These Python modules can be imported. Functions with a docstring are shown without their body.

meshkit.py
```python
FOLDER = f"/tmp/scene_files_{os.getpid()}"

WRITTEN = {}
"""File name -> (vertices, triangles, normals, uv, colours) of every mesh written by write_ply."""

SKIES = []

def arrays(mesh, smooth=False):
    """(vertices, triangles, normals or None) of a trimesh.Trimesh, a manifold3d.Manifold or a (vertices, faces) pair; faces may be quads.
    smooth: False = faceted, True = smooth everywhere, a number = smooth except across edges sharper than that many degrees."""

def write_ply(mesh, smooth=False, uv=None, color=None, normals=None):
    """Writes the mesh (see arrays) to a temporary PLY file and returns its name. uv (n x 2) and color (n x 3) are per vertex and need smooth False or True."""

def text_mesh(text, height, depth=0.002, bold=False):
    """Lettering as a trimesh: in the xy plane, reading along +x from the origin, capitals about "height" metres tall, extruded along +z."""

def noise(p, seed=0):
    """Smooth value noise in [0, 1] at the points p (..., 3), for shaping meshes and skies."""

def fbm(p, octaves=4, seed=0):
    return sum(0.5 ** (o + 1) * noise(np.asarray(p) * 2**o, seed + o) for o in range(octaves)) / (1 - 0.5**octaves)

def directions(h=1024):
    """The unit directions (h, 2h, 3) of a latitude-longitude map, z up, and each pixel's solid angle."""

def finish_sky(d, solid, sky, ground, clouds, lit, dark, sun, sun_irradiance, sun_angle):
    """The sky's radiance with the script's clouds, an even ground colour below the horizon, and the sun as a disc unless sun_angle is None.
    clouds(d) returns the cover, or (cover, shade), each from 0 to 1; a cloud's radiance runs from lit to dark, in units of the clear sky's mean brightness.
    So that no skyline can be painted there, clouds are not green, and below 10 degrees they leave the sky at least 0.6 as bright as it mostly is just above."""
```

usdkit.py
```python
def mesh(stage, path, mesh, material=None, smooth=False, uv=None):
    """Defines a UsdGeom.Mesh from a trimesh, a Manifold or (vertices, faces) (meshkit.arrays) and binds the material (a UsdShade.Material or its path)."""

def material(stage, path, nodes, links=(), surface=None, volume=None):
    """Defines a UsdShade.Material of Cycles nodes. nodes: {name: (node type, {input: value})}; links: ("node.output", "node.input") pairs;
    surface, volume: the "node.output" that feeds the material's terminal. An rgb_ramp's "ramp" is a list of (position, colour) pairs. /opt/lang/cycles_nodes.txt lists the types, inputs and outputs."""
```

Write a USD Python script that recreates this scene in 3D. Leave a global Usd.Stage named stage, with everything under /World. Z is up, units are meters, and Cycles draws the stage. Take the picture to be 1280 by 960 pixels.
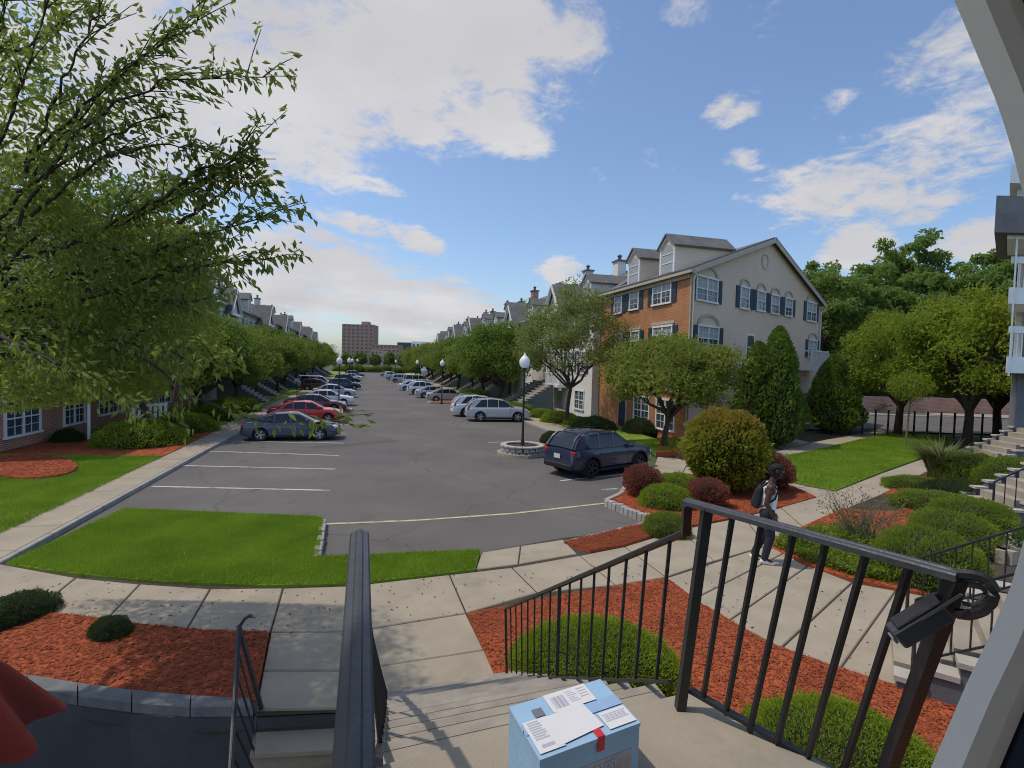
import math, random
import numpy as np, trimesh, usdkit, meshkit, manifold3d, shapely
from shapely.geometry import Polygon
from pxr import Usd, UsdGeom, UsdLux, UsdShade, Gf, Sdf, Vt

stage = Usd.Stage.CreateInMemory()
UsdGeom.SetStageUpAxis(stage, 'Z'); UsdGeom.SetStageMetersPerUnit(stage, 1.0)
UsdGeom.Xform.Define(stage, '/World'); UsdGeom.Scope.Define(stage, '/World/Looks')
V = lambda *a: np.array(a, float)

# ------------------------------------------------------------------ camera, sky, sun, exposure
EYE = V(0, 0, 3.6); FPX = 650.0
PITCH, ROLL = math.radians(2.2), math.radians(1.5)
EXPOSURE = 0.17
SUN_EL, SUN_AZ = math.radians(63), math.atan2(-1.0, 0.06)      # direction towards the sun: left
SUN_INT, SKY_STR = 0.56, 0.15; CLOUD, SKYTINT = 0.435, (.86, .93, 1.0)
fw = V(0, math.cos(PITCH), -math.sin(PITCH)); r0 = V(1, 0, 0); u0 = V(0, math.sin(PITCH), math.cos(PITCH))
rt = r0 * math.cos(ROLL) + u0 * math.sin(ROLL); up = u0 * math.cos(ROLL) - r0 * math.sin(ROLL)
cam = UsdGeom.Camera.Define(stage, '/World/camera')
cam.CreateHorizontalApertureAttr(36.0); cam.CreateVerticalApertureAttr(27.0)
cam.CreateFocalLengthAttr(36.0 * FPX / 1280); cam.CreateExposureAttr(EXPOSURE)
cam.CreateClippingRangeAttr((0.05, 5000.0))
cam.AddTransformOp().Set(Gf.Matrix4d(*rt, 0, *up, 0, *(-fw), 0, *EYE, 1))

def ray(px, py): return fw + (px - 640) / FPX * rt + (480 - py) / FPX * up
def G(px, py, z=0.0):                                            # a pixel of the survey photograph on the level z
    d = ray(px, py); return EYE + d * ((z - EYE[2]) / d[2])
def At(px, py, depth): return EYE + ray(px, py) * depth
def Zat(P, px, py):                                              # height of the pixel above the ground point P
    d = ray(px, py); return EYE[2] + d[2] * (P[1] - EYE[1]) / d[1]

SX, SY = math.sin(SUN_AZ), math.cos(SUN_AZ)
sund = V(SX * math.cos(SUN_EL), SY * math.cos(SUN_EL), math.sin(SUN_EL))

class NG:                                                        # small node-graph helper
    def __init__(s): s.n, s.l, s.k = {}, [], 0
    def add(s, kind, ins=None, links=None):
        s.k += 1; name = f'n{s.k}'; s.n[name] = (kind, dict(ins or {}))
        for a, b in (links or {}).items(): s.l.append((b, f'{name}.{a}'))
        return name
    def m(s, op, a, b=None, c=None, clamp=False):
        ins, ln = {'math_type': op, 'use_clamp': clamp}, {}
        for k, x in (('value1', a), ('value2', b), ('value3', c)):
            if x is None: continue
            if isinstance(x, str): ln[k] = x
            else: ins[k] = float(x)
        return s.add('math', ins, ln) + '.value'

def build_sky():
    g = NG()
    tc = g.add('texture_coordinate') + '.generated'
    sp = g.add('separate_xyz', {}, {'vector': tc}); x, y, z = sp + '.x', sp + '.y', sp + '.z'
    sky = g.add('sky_texture', {'sky_type': 'single_scattering', 'sun_disc': False, 'sun_elevation': SUN_EL, 'sun_rotation': SUN_AZ,
                                'air_density': 1.0, 'aerosol_density': 1.6, 'ozone_density': 1.6})
    az = g.m('arctan2', x, y); el = g.m('arcsine', z)
    zz = g.m('add', g.m('maximum', z, 0.0), 0.16)
    cx, cy = g.m('divide', x, zz), g.m('divide', y, zz)
    vec = g.add('combine_xyz', {'z': 3.7}, {'x': cx, 'y': cy}) + '.vector'
    n1 = g.add('noise_texture', {'scale': 3.0, 'detail': 9.0, 'roughness': 0.6, 'distortion': 0.35}, {'vector': vec}) + '.fac'
    n2 = g.add('noise_texture', {'scale': 1.3, 'detail': 5.0, 'roughness': 0.55}, {'vector': vec}) + '.fac'
    n3 = g.add('noise_texture', {'scale': 8.0, 'detail': 7.0, 'roughness': 0.68, 'distortion': 0.4}, {'vector': vec}) + '.fac'
    def ang(px, py):
        d = ray(px, py); d = d / np.linalg.norm(d); return math.atan2(d[0], d[1]), math.asin(d[2])
    # the day's clouds: centre and half widths (degrees of azimuth and elevation), tilt, strength
    blobs = [(430, 20, 24, 11, 0, 1.0), (250, 60, 20, 12, 10, 1.0), (110, 70, 18, 12, 0, 1.0), (575, 95, 9, 8, 0, 1.0), (615, 168, 7.5, 2.6, -12, 1.0), (545, 140, 8, 5, -25, 1.0),
             (250, 160, 15, 5.5, -8, 1.0), (375, 195, 6, 2.4, -10, .9), (455, 229, 4.5, 1.0, -8, .6), (130, 130, 15, 8, 0, .9),
             (440, 278, 6, 1.4, -12, .8), (520, 299, 4.5, 1.7, -20, .85), (390, 345, 13, 5.5, -6, 1.0), (520, 385, 12, 4.0, -3, 1.0), (250, 350, 14, 6, 0, 1.0), (600, 405, 8, 2.4, 0, .9),
             (700, 338, 3.2, 2.2, 0, .95), (1072, 308, 3.6, 2.8, 15, .95), (1205, 303, 4.5, 1.9, 8, .9), (1085, 215, 10, 4.2, 20, .74), (990, 242, 6, 2.4, 0, .62), (1120, 258, 8, 2.6, 15, .62), (1175, 150, 9, 7, 40, .48),
             (918, 138, 3.6, 1.7, 5, .62), (1030, 138, 4.5, 1.5, 15, .5), (668, 96, 3.4, 1.7, -15, .6), (697, 40, 3, 2, 40, .45), (858, 14, 3, 2, 0, .55), (935, 200, 3, 1.4, -20, .5), (1000, 20, 10, 2.4, 8, .3)]
    mask = None
    for px, py, ra, re, tilt, s in blobs:
        a0, e0 = ang(px, py); t = math.radians(tilt); ra, re = math.radians(ra), math.radians(re); k = math.cos(e0)
        da = g.m('multiply', g.m('subtract', az, a0), k); de = g.m('subtract', el, e0)
        u = g.m('add', g.m('multiply', da, math.cos(t) / ra), g.m('multiply', de, math.sin(t) / ra))
        v = g.m('add', g.m('multiply', da, -math.sin(t) / re), g.m('multiply', de, math.cos(t) / re))
        d2 = g.m('add', g.m('multiply', u, u), g.m('multiply', v, v))
        b = g.m('multiply', g.m('subtract', 1.25, d2, clamp=True), s)
        mask = b if mask is None else g.m('maximum', mask, b)
    # beyond the clouds named above: broken cloud everywhere else round the sky
    far = g.add('map_range', {'range_type': 'smoothstep', 'from_min': 0.86, 'from_max': 1.0, 'to_min': 0.0, 'to_max': 0.42, 'clamp': True}, {'value': g.m('absolute', az)}) + '.result'
    far = g.m('multiply', far, n2); mask = g.m('maximum', mask, far)
    amt = g.m('add', g.m('multiply', mask, 0.60), g.m('multiply', g.m('subtract', n1, 0.5), 1.25))
    amt = g.m('add', amt, g.m('multiply', g.m('subtract', n3, 0.5), 1.0))
    cover = g.add('map_range', {'range_type': 'smoothstep', 'from_min': 0.20, 'from_max': 0.56, 'to_min': 0.0, 'to_max': 0.96, 'clamp': True}, {'value': amt}) + '.result'
    shade = g.add('map_range', {'from_min': 0.35, 'from_max': 0.7, 'to_min': 0.0, 'to_max': 1.0, 'clamp': True}, {'value': n2}) + '.result'
    ccol = g.add('mix_color', {'a': V(9.9, 9.75, 9.9) * CLOUD, 'b': V(7.9, 7.75, 8.1) * CLOUD, 'use_clamp': False}, {'fac': shade}) + '.result'
    skyc = g.add('mix_color', {'blend_type': 'multiply', 'fac': 1.0, 'b': SKYTINT}, {'a': sky + '.color'}) + '.result'
    out = g.add('mix_color', {}, {'fac': cover, 'a': skyc, 'b': ccol}) + '.result'
    bg = g.add('background_shader', {'strength': SKY_STR}, {'color': out})
    return usdkit.material(stage, '/World/Looks/sky_air', g.n, g.l, surface=bg + '.background')

dome = UsdLux.DomeLight.Define(stage, '/World/sky')
UsdShade.MaterialBindingAPI.Apply(dome.GetPrim()).Bind(build_sky())
sun = UsdLux.DistantLight.Define(stage, '/World/sun')
sun.CreateIntensityAttr(SUN_INT); sun.CreateNormalizeAttr(True) if hasattr(sun, 'CreateNormalizeAttr') else None
sun.CreateAngleAttr(0.9); sun.CreateColorAttr(Gf.Vec3f(1.0, 0.92, 0.80))
zc = sund; xc = np.cross(V(0, 0, 1), zc); xc /= np.linalg.norm(xc); yc = np.cross(zc, xc)
sun.AddTransformOp().Set(Gf.Matrix4d(*xc, 0, *yc, 0, *zc, 0, 0, 0, 50, 1))

# ------------------------------------------------------------------ names, things, parts
USED, ORIGIN = {}, {}
def unique(parent, name):
    k = f'{parent}/{name}'; n = USED.get(k, -1) + 1; USED[k] = n
    return k if n == 0 else f'{k}_{n:03d}'
def tag(prim, label=None, cat=None, group=None, kind=None):
    for k, v in (('label', label), ('category', cat), ('group', group), ('kind', kind)):
        if v: prim.SetCustomDataByKey(k, v)
    return prim
class T:                                                         # a prim's path and its world origin
    def __init__(s, path, org, abstract=False): s.path, s.org = path, np.asarray(org, float)
def thing(name, label, cat, loc=(0, 0, 0), group=None, kind=None):
    p = unique('/World', name); x = UsdGeom.Xform.Define(stage, p); x.AddTranslateOp().Set(Gf.Vec3d(*map(float, loc)))
    tag(x.GetPrim(), label, cat, group, kind); return T(p, loc)
def proto(name):                                                 # a class prim to be copied, built around its own origin
    p = unique('/World', name + '_kind'); pr = stage.CreateClassPrim(p); pr.SetTypeName('Xform'); return T(p, (0, 0, 0))
def copy(pr, name, label, cat, loc, rot=0.0, scale=1.0, group=None):
    p = unique('/World', name); x = UsdGeom.Xform.Define(stage, p)
    x.AddTranslateOp().Set(Gf.Vec3d(*map(float, loc))); x.AddRotateZOp().Set(float(rot))
    s = (scale,) * 3 if np.ndim(scale) == 0 else scale
    x.AddScaleOp().Set(Gf.Vec3f(*map(float, s)))
    x.GetPrim().GetReferences().AddInternalReference(pr.path); x.GetPrim().SetInstanceable(True)
    tag(x.GetPrim(), label, cat, group); return T(p, loc)
def put(path, mb, m, org=(0, 0, 0), smooth=False):
    v, f = mb.arrays() if isinstance(mb, MB) else meshkit.arrays(mb)[:2]
    return usdkit.mesh(stage, path, (np.asarray(v) - org, np.asarray(f)), M[m], smooth=smooth).GetPrim()
def part(parent, name, mb, m, smooth=False, label=None, kind=None):
    p = unique(parent.path, name); pr = put(p, mb, m, parent.org, smooth); tag(pr, label, None, None, kind); return T(p, parent.org)
def struct(name, mb, m, smooth=False, kind='structure', label=None, cat=None):
    p = unique('/World', name); pr = put(p, mb, m, (0, 0, 0), smooth); tag(pr, label, cat, None, kind); return T(p, (0, 0, 0))
def single(name, mb, m, label, cat, group=None, smooth=False, kind=None):
    v, f = mb.arrays() if isinstance(mb, MB) else meshkit.arrays(mb)[:2]
    v = np.asarray(v); org = V((v[:, 0].min() + v[:, 0].max()) / 2, (v[:, 1].min() + v[:, 1].max()) / 2, v[:, 2].min())
    p = unique('/World', name); ms = usdkit.mesh(stage, p, (v - org, f), M[m], smooth=smooth)
    ms.AddTranslateOp().Set(Gf.Vec3d(*org)); tag(ms.GetPrim(), label, cat, group, kind); return T(p, org)

# ------------------------------------------------------------------ mesh builder
BOXF = np.array([[0, 2, 1], [0, 3, 2], [4, 5, 6], [4, 6, 7], [0, 1, 5], [0, 5, 4], [1, 2, 6], [1, 6, 5], [2, 3, 7], [2, 7, 6], [3, 0, 4], [3, 4, 7]])
class MB:
    def __init__(s): s.v, s.f, s.n = [], [], 0
    def add(s, v, f):
        v = np.asarray(v, float).reshape(-1, 3); s.v.append(v); s.f.append(np.asarray(f, int).reshape(-1, 3) + s.n); s.n += len(v); return s
    def arrays(s): return np.vstack(s.v), np.vstack(s.f)
    def tm(s, t): return s.add(t.vertices, t.faces)
    def pbox(s, o, a, b, c):                                     # parallelepiped: corner and three edges (a x b towards c)
        o, a, b, c = (np.asarray(q, float) for q in (o, a, b, c))
        if np.dot(np.cross(a, b), c) < 0: a, b = b, a
        return s.add([o, o + a, o + a + b, o + b, o + c, o + a + c, o + a + b + c, o + b + c], BOXF)
    def box(s, c, size, rot=0.0):
        cr, sr = math.cos(rot), math.sin(rot); a, b, h = V(cr, sr, 0) * size[0], V(-sr, cr, 0) * size[1], V(0, 0, size[2])
        return s.pbox(np.asarray(c) - a / 2 - b / 2 - h / 2, a, b, h)
    def cbox(s, c, size, r=0.01, rot=0.0):                        # box with chamfered edges
        h = np.array(size) / 2; pts = []
        for sx in (-1, 1):
            for sy in (-1, 1):
                for sz in (-1, 1):
                    for k in range(3):
                        p = h.copy(); p = p - r; p[k] += r; pts.append(p * (sx, sy, sz))
        t = trimesh.convex.convex_hull(np.array(pts)); cr, sr = math.cos(rot), math.sin(rot)
        return s.add(np.asarray(t.vertices) @ np.array([[cr, sr, 0], [-sr, cr, 0], [0, 0, 1]]) + np.asarray(c), t.faces)
    def quad(s, a, b, c, d): return s.add([a, b, c, d], [[0, 1, 2], [0, 2, 3]])
    def tube(s, pts, rad, sides=6, cap=True):
        p = np.asarray(pts, float); rad = np.broadcast_to(rad, (len(p),)); t = np.gradient(p, axis=0); t /= np.linalg.norm(t, axis=1, keepdims=True) + 1e-12
        ref = V(0, 0, 1) if abs(t[:, 2]).mean() < .8 else V(0, 1, 0)
        a = np.cross(t, ref); a /= np.linalg.norm(a, axis=1, keepdims=True) + 1e-12; b = np.cross(t, a)
        an = np.arange(sides) * 2 * np.pi / sides + np.pi / sides
        v = p[:, None] + rad[:, None, None] * (np.cos(an)[None, :, None] * a[:, None] + np.sin(an)[None, :, None] * b[:, None])
        f = []
        for i in range(len(p) - 1):
            for j in range(sides):
                q = [i * sides + j, i * sides + (j + 1) % sides, (i + 1) * sides + (j + 1) % sides, (i + 1) * sides + j]
                f += [[q[0], q[2], q[1]], [q[0], q[3], q[2]]]
        if cap:
            for j in range(1, sides - 1):
                f.append([0, j, j + 1]); k = (len(p) - 1) * sides; f.append([k, k + j + 1, k + j])
        return s.add(v.reshape(-1, 3), f)
    def bar(s, p0, p1, w, h=None, ref=(0, 0, 1)):                # rectangular bar from p0 to p1
        p0, p1 = np.asarray(p0, float), np.asarray(p1, float); h = h or w; t = p1 - p0; t /= np.linalg.norm(t)
        a = np.cross(t, ref)
        if np.linalg.norm(a) < .05: a = np.cross(t, V(0, 1, 0))
        a /= np.linalg.norm(a); b = np.cross(a, t)
        return s.pbox(p0 - a * w / 2 - b * h / 2, a * w, p1 - p0, b * h)
    def prism(s, xy, z0, z1, holes=()):
        pg = Polygon([(p[0], p[1]) for p in xy], [[(q[0], q[1]) for q in h] for h in holes])
        if not pg.is_valid: pg = pg.buffer(0)
        for g in getattr(pg, 'geoms', [pg]):
            t = trimesh.creation.extrude_polygon(g, z1 - z0, engine='earcut'); t.apply_translation((0, 0, z0)); s.tm(t)
        return s
    def sheet(s, xy, z, holes=()):
        pg = Polygon([(p[0], p[1]) for p in xy], [[(q[0], q[1]) for q in h] for h in holes])
        if not pg.is_valid: pg = pg.buffer(0)
        for g in getattr(pg, 'geoms', [pg]):
            v, f = trimesh.creation.triangulate_polygon(shapely.geometry.polygon.orient(g), engine='earcut')
            v = np.asarray(v); f = np.asarray(f); e = np.cross(v[f[:, 1]] - v[f[:, 0]], v[f[:, 2]] - v[f[:, 0]]); f[e < 0] = f[e < 0][:, ::-1]
            s.add(np.c_[v, np.full(len(v), z)], f)
        return s
    def lathe(s, prof, c, n=14):                                  # (radius, z) profile round a vertical axis
        pr = np.array(prof, float); an = np.arange(n) * 2 * np.pi / n
        v = np.stack([pr[:, 0, None] * np.cos(an), pr[:, 0, None] * np.sin(an), np.broadcast_to(pr[:, 1, None], (len(pr), n))], -1) + np.asarray(c, float)
        f = []
        for i in range(len(pr) - 1):
            for j in range(n):
                a, b, cc, d = i * n + j, i * n + (j + 1) % n, (i + 1) * n + (j + 1) % n, (i + 1) * n + j
                f += [[a, b, cc], [a, cc, d]]
        return s.add(v.reshape(-1, 3), f)

# ------------------------------------------------------------------ materials
M = {}
def pm(name, col, rough=.8, var=.15, scale=3.0, bump=0.0, bscale=60.0, spec=.3, metallic=0.0, coat=0.0, obj=False, island=0.0, col2=None, detail=5.0, dirt=None, bdist=.01):
    g = NG(); col = np.array(col, float)
    pos = (g.add('texture_coordinate') + '.object') if obj else (g.add('geometry') + '.position')
    n = g.add('noise_texture', {'scale': scale, 'detail': detail, 'roughness': .6}, {'vector': pos}) + '.fac'
    c2 = np.array(col2, float) if col2 is not None else None
    rp = [(.3, col * (1 - var)), (.7, np.clip(col * (1 + var), 0, 1))] if c2 is None else [(.35, col), (.65, c2)]
    c = g.add('rgb_ramp', {'ramp': rp}, {'fac': n}) + '.color'
    if island:
        ri = g.add('geometry') + '.random_per_island'
        k = g.m('add', g.m('multiply', ri, 2 * island), 1 - island)
        kk = g.add('combine_color', {}, {'r': k, 'g': k, 'b': k}) + '.color'
        c = g.add('mix_color', {'blend_type': 'multiply', 'fac': 1.0, 'use_clamp': False}, {'a': c, 'b': kk}) + '.result'
    if dirt:                                                     # stains: colour, scale, threshold
        dn = g.add('noise_texture', {'scale': dirt[1], 'detail': 6.0, 'roughness': .65}, {'vector': pos}) + '.fac'
        df = g.add('map_range', {'range_type': 'smoothstep', 'from_min': dirt[2], 'from_max': dirt[2] + .18, 'to_min': 0.0, 'to_max': .75, 'clamp': True}, {'value': dn}) + '.result'
        c = g.add('mix_color', {'b': dirt[0]}, {'a': c, 'fac': df}) + '.result'
    p = g.add('principled_bsdf', {'roughness': rough, 'specular_ior_level': spec, 'metallic': metallic, 'coat_weight': coat}, {'base_color': c})
    if bump:
        bn = g.add('noise_texture', {'scale': bscale, 'detail': 4.0}, {'vector': pos}) + '.fac'
        b = g.add('bump', {'strength': bump, 'distance': bdist}, {'height': bn}); g.l.append((b + '.normal', p + '.normal'))
    M[name] = usdkit.material(stage, '/World/Looks/' + name, g.n, g.l, surface=p + '.BSDF'); return M[name]
def leafmat(name, a, b, trans=.3, scale=.9, obj=True, c=None, ztop=None):
    g = NG(); pos = (g.add('texture_coordinate') + '.object') if obj else (g.add('geometry') + '.position')
    n = g.add('noise_texture', {'scale': scale, 'detail': 3.0}, {'vector': pos}) + '.fac'
    ri = g.add('geometry') + '.random_per_island'
    t = g.m('add', g.m('multiply', ri, .55), g.m('multiply', g.m('subtract', n, .3), 1.1), clamp=True)
    rp = [(0, a), (.75, b)] + ([(1.0, c)] if c is not None else [(1.0, np.array(b) * 1.15)])
    cc = g.add('rgb_ramp', {'ramp': rp}, {'fac': t}) + '.color'
    if ztop:                                                     # autumn colour spreading from the top of the plant
        zz = g.add('separate_xyz', {}, {'vector': pos}) + '.z'
        zf = g.m('add', g.m('divide', g.m('subtract', zz, ztop[0]), ztop[1] - ztop[0]), g.m('multiply', g.m('subtract', ri, .5), .9), clamp=True)
        cc = g.add('mix_color', {'b': ztop[2]}, {'a': cc, 'fac': g.m('multiply', zf, .8)}) + '.result'
    p = g.add('principled_bsdf', {'roughness': .55, 'specular_ior_level': .25}, {'base_color': cc})
    tr = g.add('translucent_bsdf', {}, {'color': cc})
    mx = g.add('mix_closure', {'fac': trans}, {'closure1': p + '.BSDF', 'closure2': tr + '.BSDF'})
    M[name] = usdkit.material(stage, '/World/Looks/' + name, g.n, g.l, surface=mx + '.closure')
def wallmat(name, kind, c1, c2, mort=(.45, .42, .38), ang=None, axis=None):
    """brick or lapped siding; ang: unit vector along the wall in the ground plan (None: any of an object's own axes)"""
    g = NG(); pos = (g.add('geometry') + '.position') if ang is not None else (g.add('texture_coordinate') + '.object')
    sp = g.add('separate_xyz', {}, {'vector': pos})
    if ang is not None: u = g.m('add', g.m('multiply', sp + '.x', ang[0]), g.m('multiply', sp + '.y', ang[1]))
    else: u = g.m('add', sp + '.x', sp + '.y')
    n = g.add('noise_texture', {'scale': .7, 'detail': 5.0}, {'vector': pos}) + '.fac'
    p = g.add('principled_bsdf', {'roughness': .85, 'specular_ior_level': .2})
    if kind == 'brick':
        vec = g.add('combine_xyz', {}, {'x': u, 'y': sp + '.z'}) + '.vector'
        br = g.add('brick_texture', {'color1': c1, 'color2': c2, 'mortar': mort, 'scale': 1.0, 'brick_width': .22, 'row_height': .075, 'mortar_size': .009, 'mortar_smooth': .3}, {'vector': vec})
        k = g.add('map_range', {'from_min': .3, 'from_max': .7, 'to_min': .8, 'to_max': 1.15}, {'value': n}) + '.result'
        kk = g.add('combine_color', {}, {'r': k, 'g': k, 'b': k}) + '.color'
        c = g.add('mix_color', {'blend_type': 'multiply', 'fac': 1.0}, {'a': br + '.color', 'b': kk}) + '.result'
        b = g.add('bump', {'strength': .4, 'distance': .01, 'invert': True}, {'height': br + '.fac'})
    else:
        c = g.add('rgb_ramp', {'ramp': [(.3, c1), (.7, c2)]}, {'fac': n}) + '.color'
        fr = g.m('fraction', g.m('divide', sp + '.z', .115))
        b = g.add('bump', {'strength': .7, 'distance': .02, 'invert': True}, {'height': fr})
        ed = g.add('map_range', {'from_min': .0, 'from_max': .12, 'to_min': .78, 'to_max': 1.0, 'clamp': True}, {'value': fr}) + '.result'
    g.l += [(c, p + '.base_color'), (b + '.normal', p + '.normal')]
    M[name] = usdkit.material(stage, '/World/Looks/' + name, g.n, g.l, surface=p + '.BSDF')
E1, E2 = V(.9645, .264, 0), V(-.264, .9645, 0)                   # across the car park, along the car park
UPZ = V(0, 0, 1)
def P(w, u, z=0.0): return E1 * w + E2 * u + UPZ * z

def asphalt():
    g = NG(); pos = g.add('geometry') + '.position'
    big = g.add('noise_texture', {'scale': .22, 'detail': 6.0, 'roughness': .62}, {'vector': pos}) + '.fac'
    fine = g.add('noise_texture', {'scale': 70.0, 'detail': 3.0}, {'vector': pos}) + '.fac'
    c = g.add('rgb_ramp', {'ramp': [(.25, (.094, .084, .075)), (.5, (.122, .110, .099)), (.75, (.156, .142, .127))]}, {'fac': big}) + '.color'
    k = g.add('map_range', {'from_min': .25, 'from_max': .75, 'to_min': .72, 'to_max': 1.25}, {'value': fine}) + '.result'
    kk = g.add('combine_color', {}, {'r': k, 'g': k, 'b': k}) + '.color'
    c = g.add('mix_color', {'blend_type': 'multiply', 'fac': 1.0}, {'a': c, 'b': kk}) + '.result'
    wob = g.add('noise_texture', {'scale': .35, 'detail': 4.0}, {'vector': pos}) + '.color'
    vec = g.add('vector_math', {'math_type': 'multiply_add', 'vector2': (2.5, 2.5, 0)}, {'vector1': wob, 'vector3': pos}) + '.vector'
    vo = g.add('voronoi_texture', {'feature': 'distance_to_edge', 'scale': .16}, {'vector': vec}) + '.distance'
    cr = g.add('map_range', {'from_min': .0, 'from_max': .006, 'to_min': .55, 'to_max': 0.0, 'clamp': True}, {'value': vo}) + '.result'
    c = g.add('mix_color', {'b': (.05, .047, .045)}, {'a': c, 'fac': cr}) + '.result'
    oil = g.add('noise_texture', {'scale': 1.1, 'detail': 3.0}, {'vector': pos}) + '.fac'
    of = g.add('map_range', {'from_min': .62, 'from_max': .75, 'to_min': .0, 'to_max': .45, 'clamp': True}, {'value': oil}) + '.result'
    c = g.add('mix_color', {'b': (.07, .066, .063)}, {'a': c, 'fac': of}) + '.result'
    p = g.add('principled_bsdf', {'roughness': .85, 'specular_ior_level': .3}, {'base_color': c})
    b = g.add('bump', {'strength': .35, 'distance': .01}, {'height': fine}); g.l.append((b + '.normal', p + '.normal'))
    M['asphalt'] = usdkit.material(stage, '/World/Looks/asphalt', g.n, g.l, surface=p + '.BSDF')
asphalt()
pm('concrete', (.36, .302, .22), .9, .14, 1.3, .3, 90, island=.07, dirt=((.22, .19, .15), .8, .56))
pm('concrete_step', (.35, .30, .23), .9, .12, 2.0, .3, 90, island=.10, dirt=((.23, .21, .18), 1.4, .55))
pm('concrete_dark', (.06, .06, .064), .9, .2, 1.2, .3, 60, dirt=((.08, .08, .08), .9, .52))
pm('cap_stone', (.15, .15, .148), .9, .3, 3.5, .4, 60, dirt=((.12, .12, .12), 2.5, .52))
pm('kerb_stone', (.40, .37, .33), .9, .2, 4.0, .6, 25, island=.2)
pm('soil', (.06, .045, .03), .95, .3, 2.0, .5, 30)
pm('terrain', (.07, .085, .035), .95, .3, .5, .3, 20)
pm('mulch', (.36, .080, .028), .95, .3, 1.2, .7, 60, bdist=.02)
pm('mulch_chip', (.40, .095, .034), .9, .25, .9, island=.4)
pm('turf', (.16, .23, .022), .9, .35, .7, .6, 60)
leafmat('grass_blade', (0.1688, 0.273, 0.0198), (0.315, 0.4485, 0.0363), 0.45, .9, obj=False, c=(.27, .29, .05))
pm('line_white', (.50, .49, .47), .8, .15, 5.0, dirt=((.14, .13, .125), 3.0, .5))
pm('line_yellow', (.50, .44, .25), .8, .15, 5.0, dirt=((.15, .14, .12), 3.0, .52))
pm('iron', (.018, .017, .019), .42, .3, 12.0, .25, 80, spec=.5, dirt=((.05, .045, .045), 14, .58))
pm('iron_cap', (.045, .047, .056), .45, .25, 10.0, .2, 60, spec=.5, dirt=((.12, .125, .13), 22, .64))
pm('white_paint', (.66, .64, .61), .55, .05, 2.0)
pm('jamb_paint', (.78, .73, .67), .6, .06, 4.0, .15, 30, dirt=((.30, .29, .28), 7, .66))
pm('door_blue', (.012, .022, .045), .5, .1)
pm('shutter', (.030, .048, .062), .6, .12, 4.0, obj=True)
pm('pane', (.035, .042, .05), .06, .4, .8, spec=.6, obj=True)
pm('blind', (.30, .31, .31), .5, .1, 2.0, spec=.5, obj=True)
pm('roof_grey', (.14, .132, .128), .9, .2, 1.5, .6, 14, obj=True)
pm('trim_tan', (.40, .34, .26), .7, .1, obj=True)
wallmat('brick_main', 'brick', (.37, .135, .048), (.44, .17, .062), (.38, .27, .18), ang=(E2[0], E2[1]))
wallmat('brick_row', 'brick', (.30, .105, .05), (.36, .13, .06))
wallmat('siding_row', 'siding', (.44, .40, .34), (.49, .45, .39))
wallmat('siding_white', 'siding', (.55, .52, .47), (.60, .57, .52))
pm('stair_wall', (.115, .118, .128), .9, .12, 2.0, .2, 40)
pm('stair_cap', (.40, .36, .31), .9, .12, 3.0, .3, 60)
pm('bark', (.06, .045, .034), .95, .3, 9.0, .8, 30)
pm('bark_pale', (.16, .13, .105), .95, .3, 9.0, .8, 30)
leafmat('leaf_near', (0.1475, 0.2027, 0.0438), (0.3876, 0.4463, 0.0809), 0.58, .7, obj=False)
leafmat('leaf_lot', (0.1577, 0.2069, 0.0316), (0.3581, 0.3595, 0.0615), 0.5, 1.0)
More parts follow.
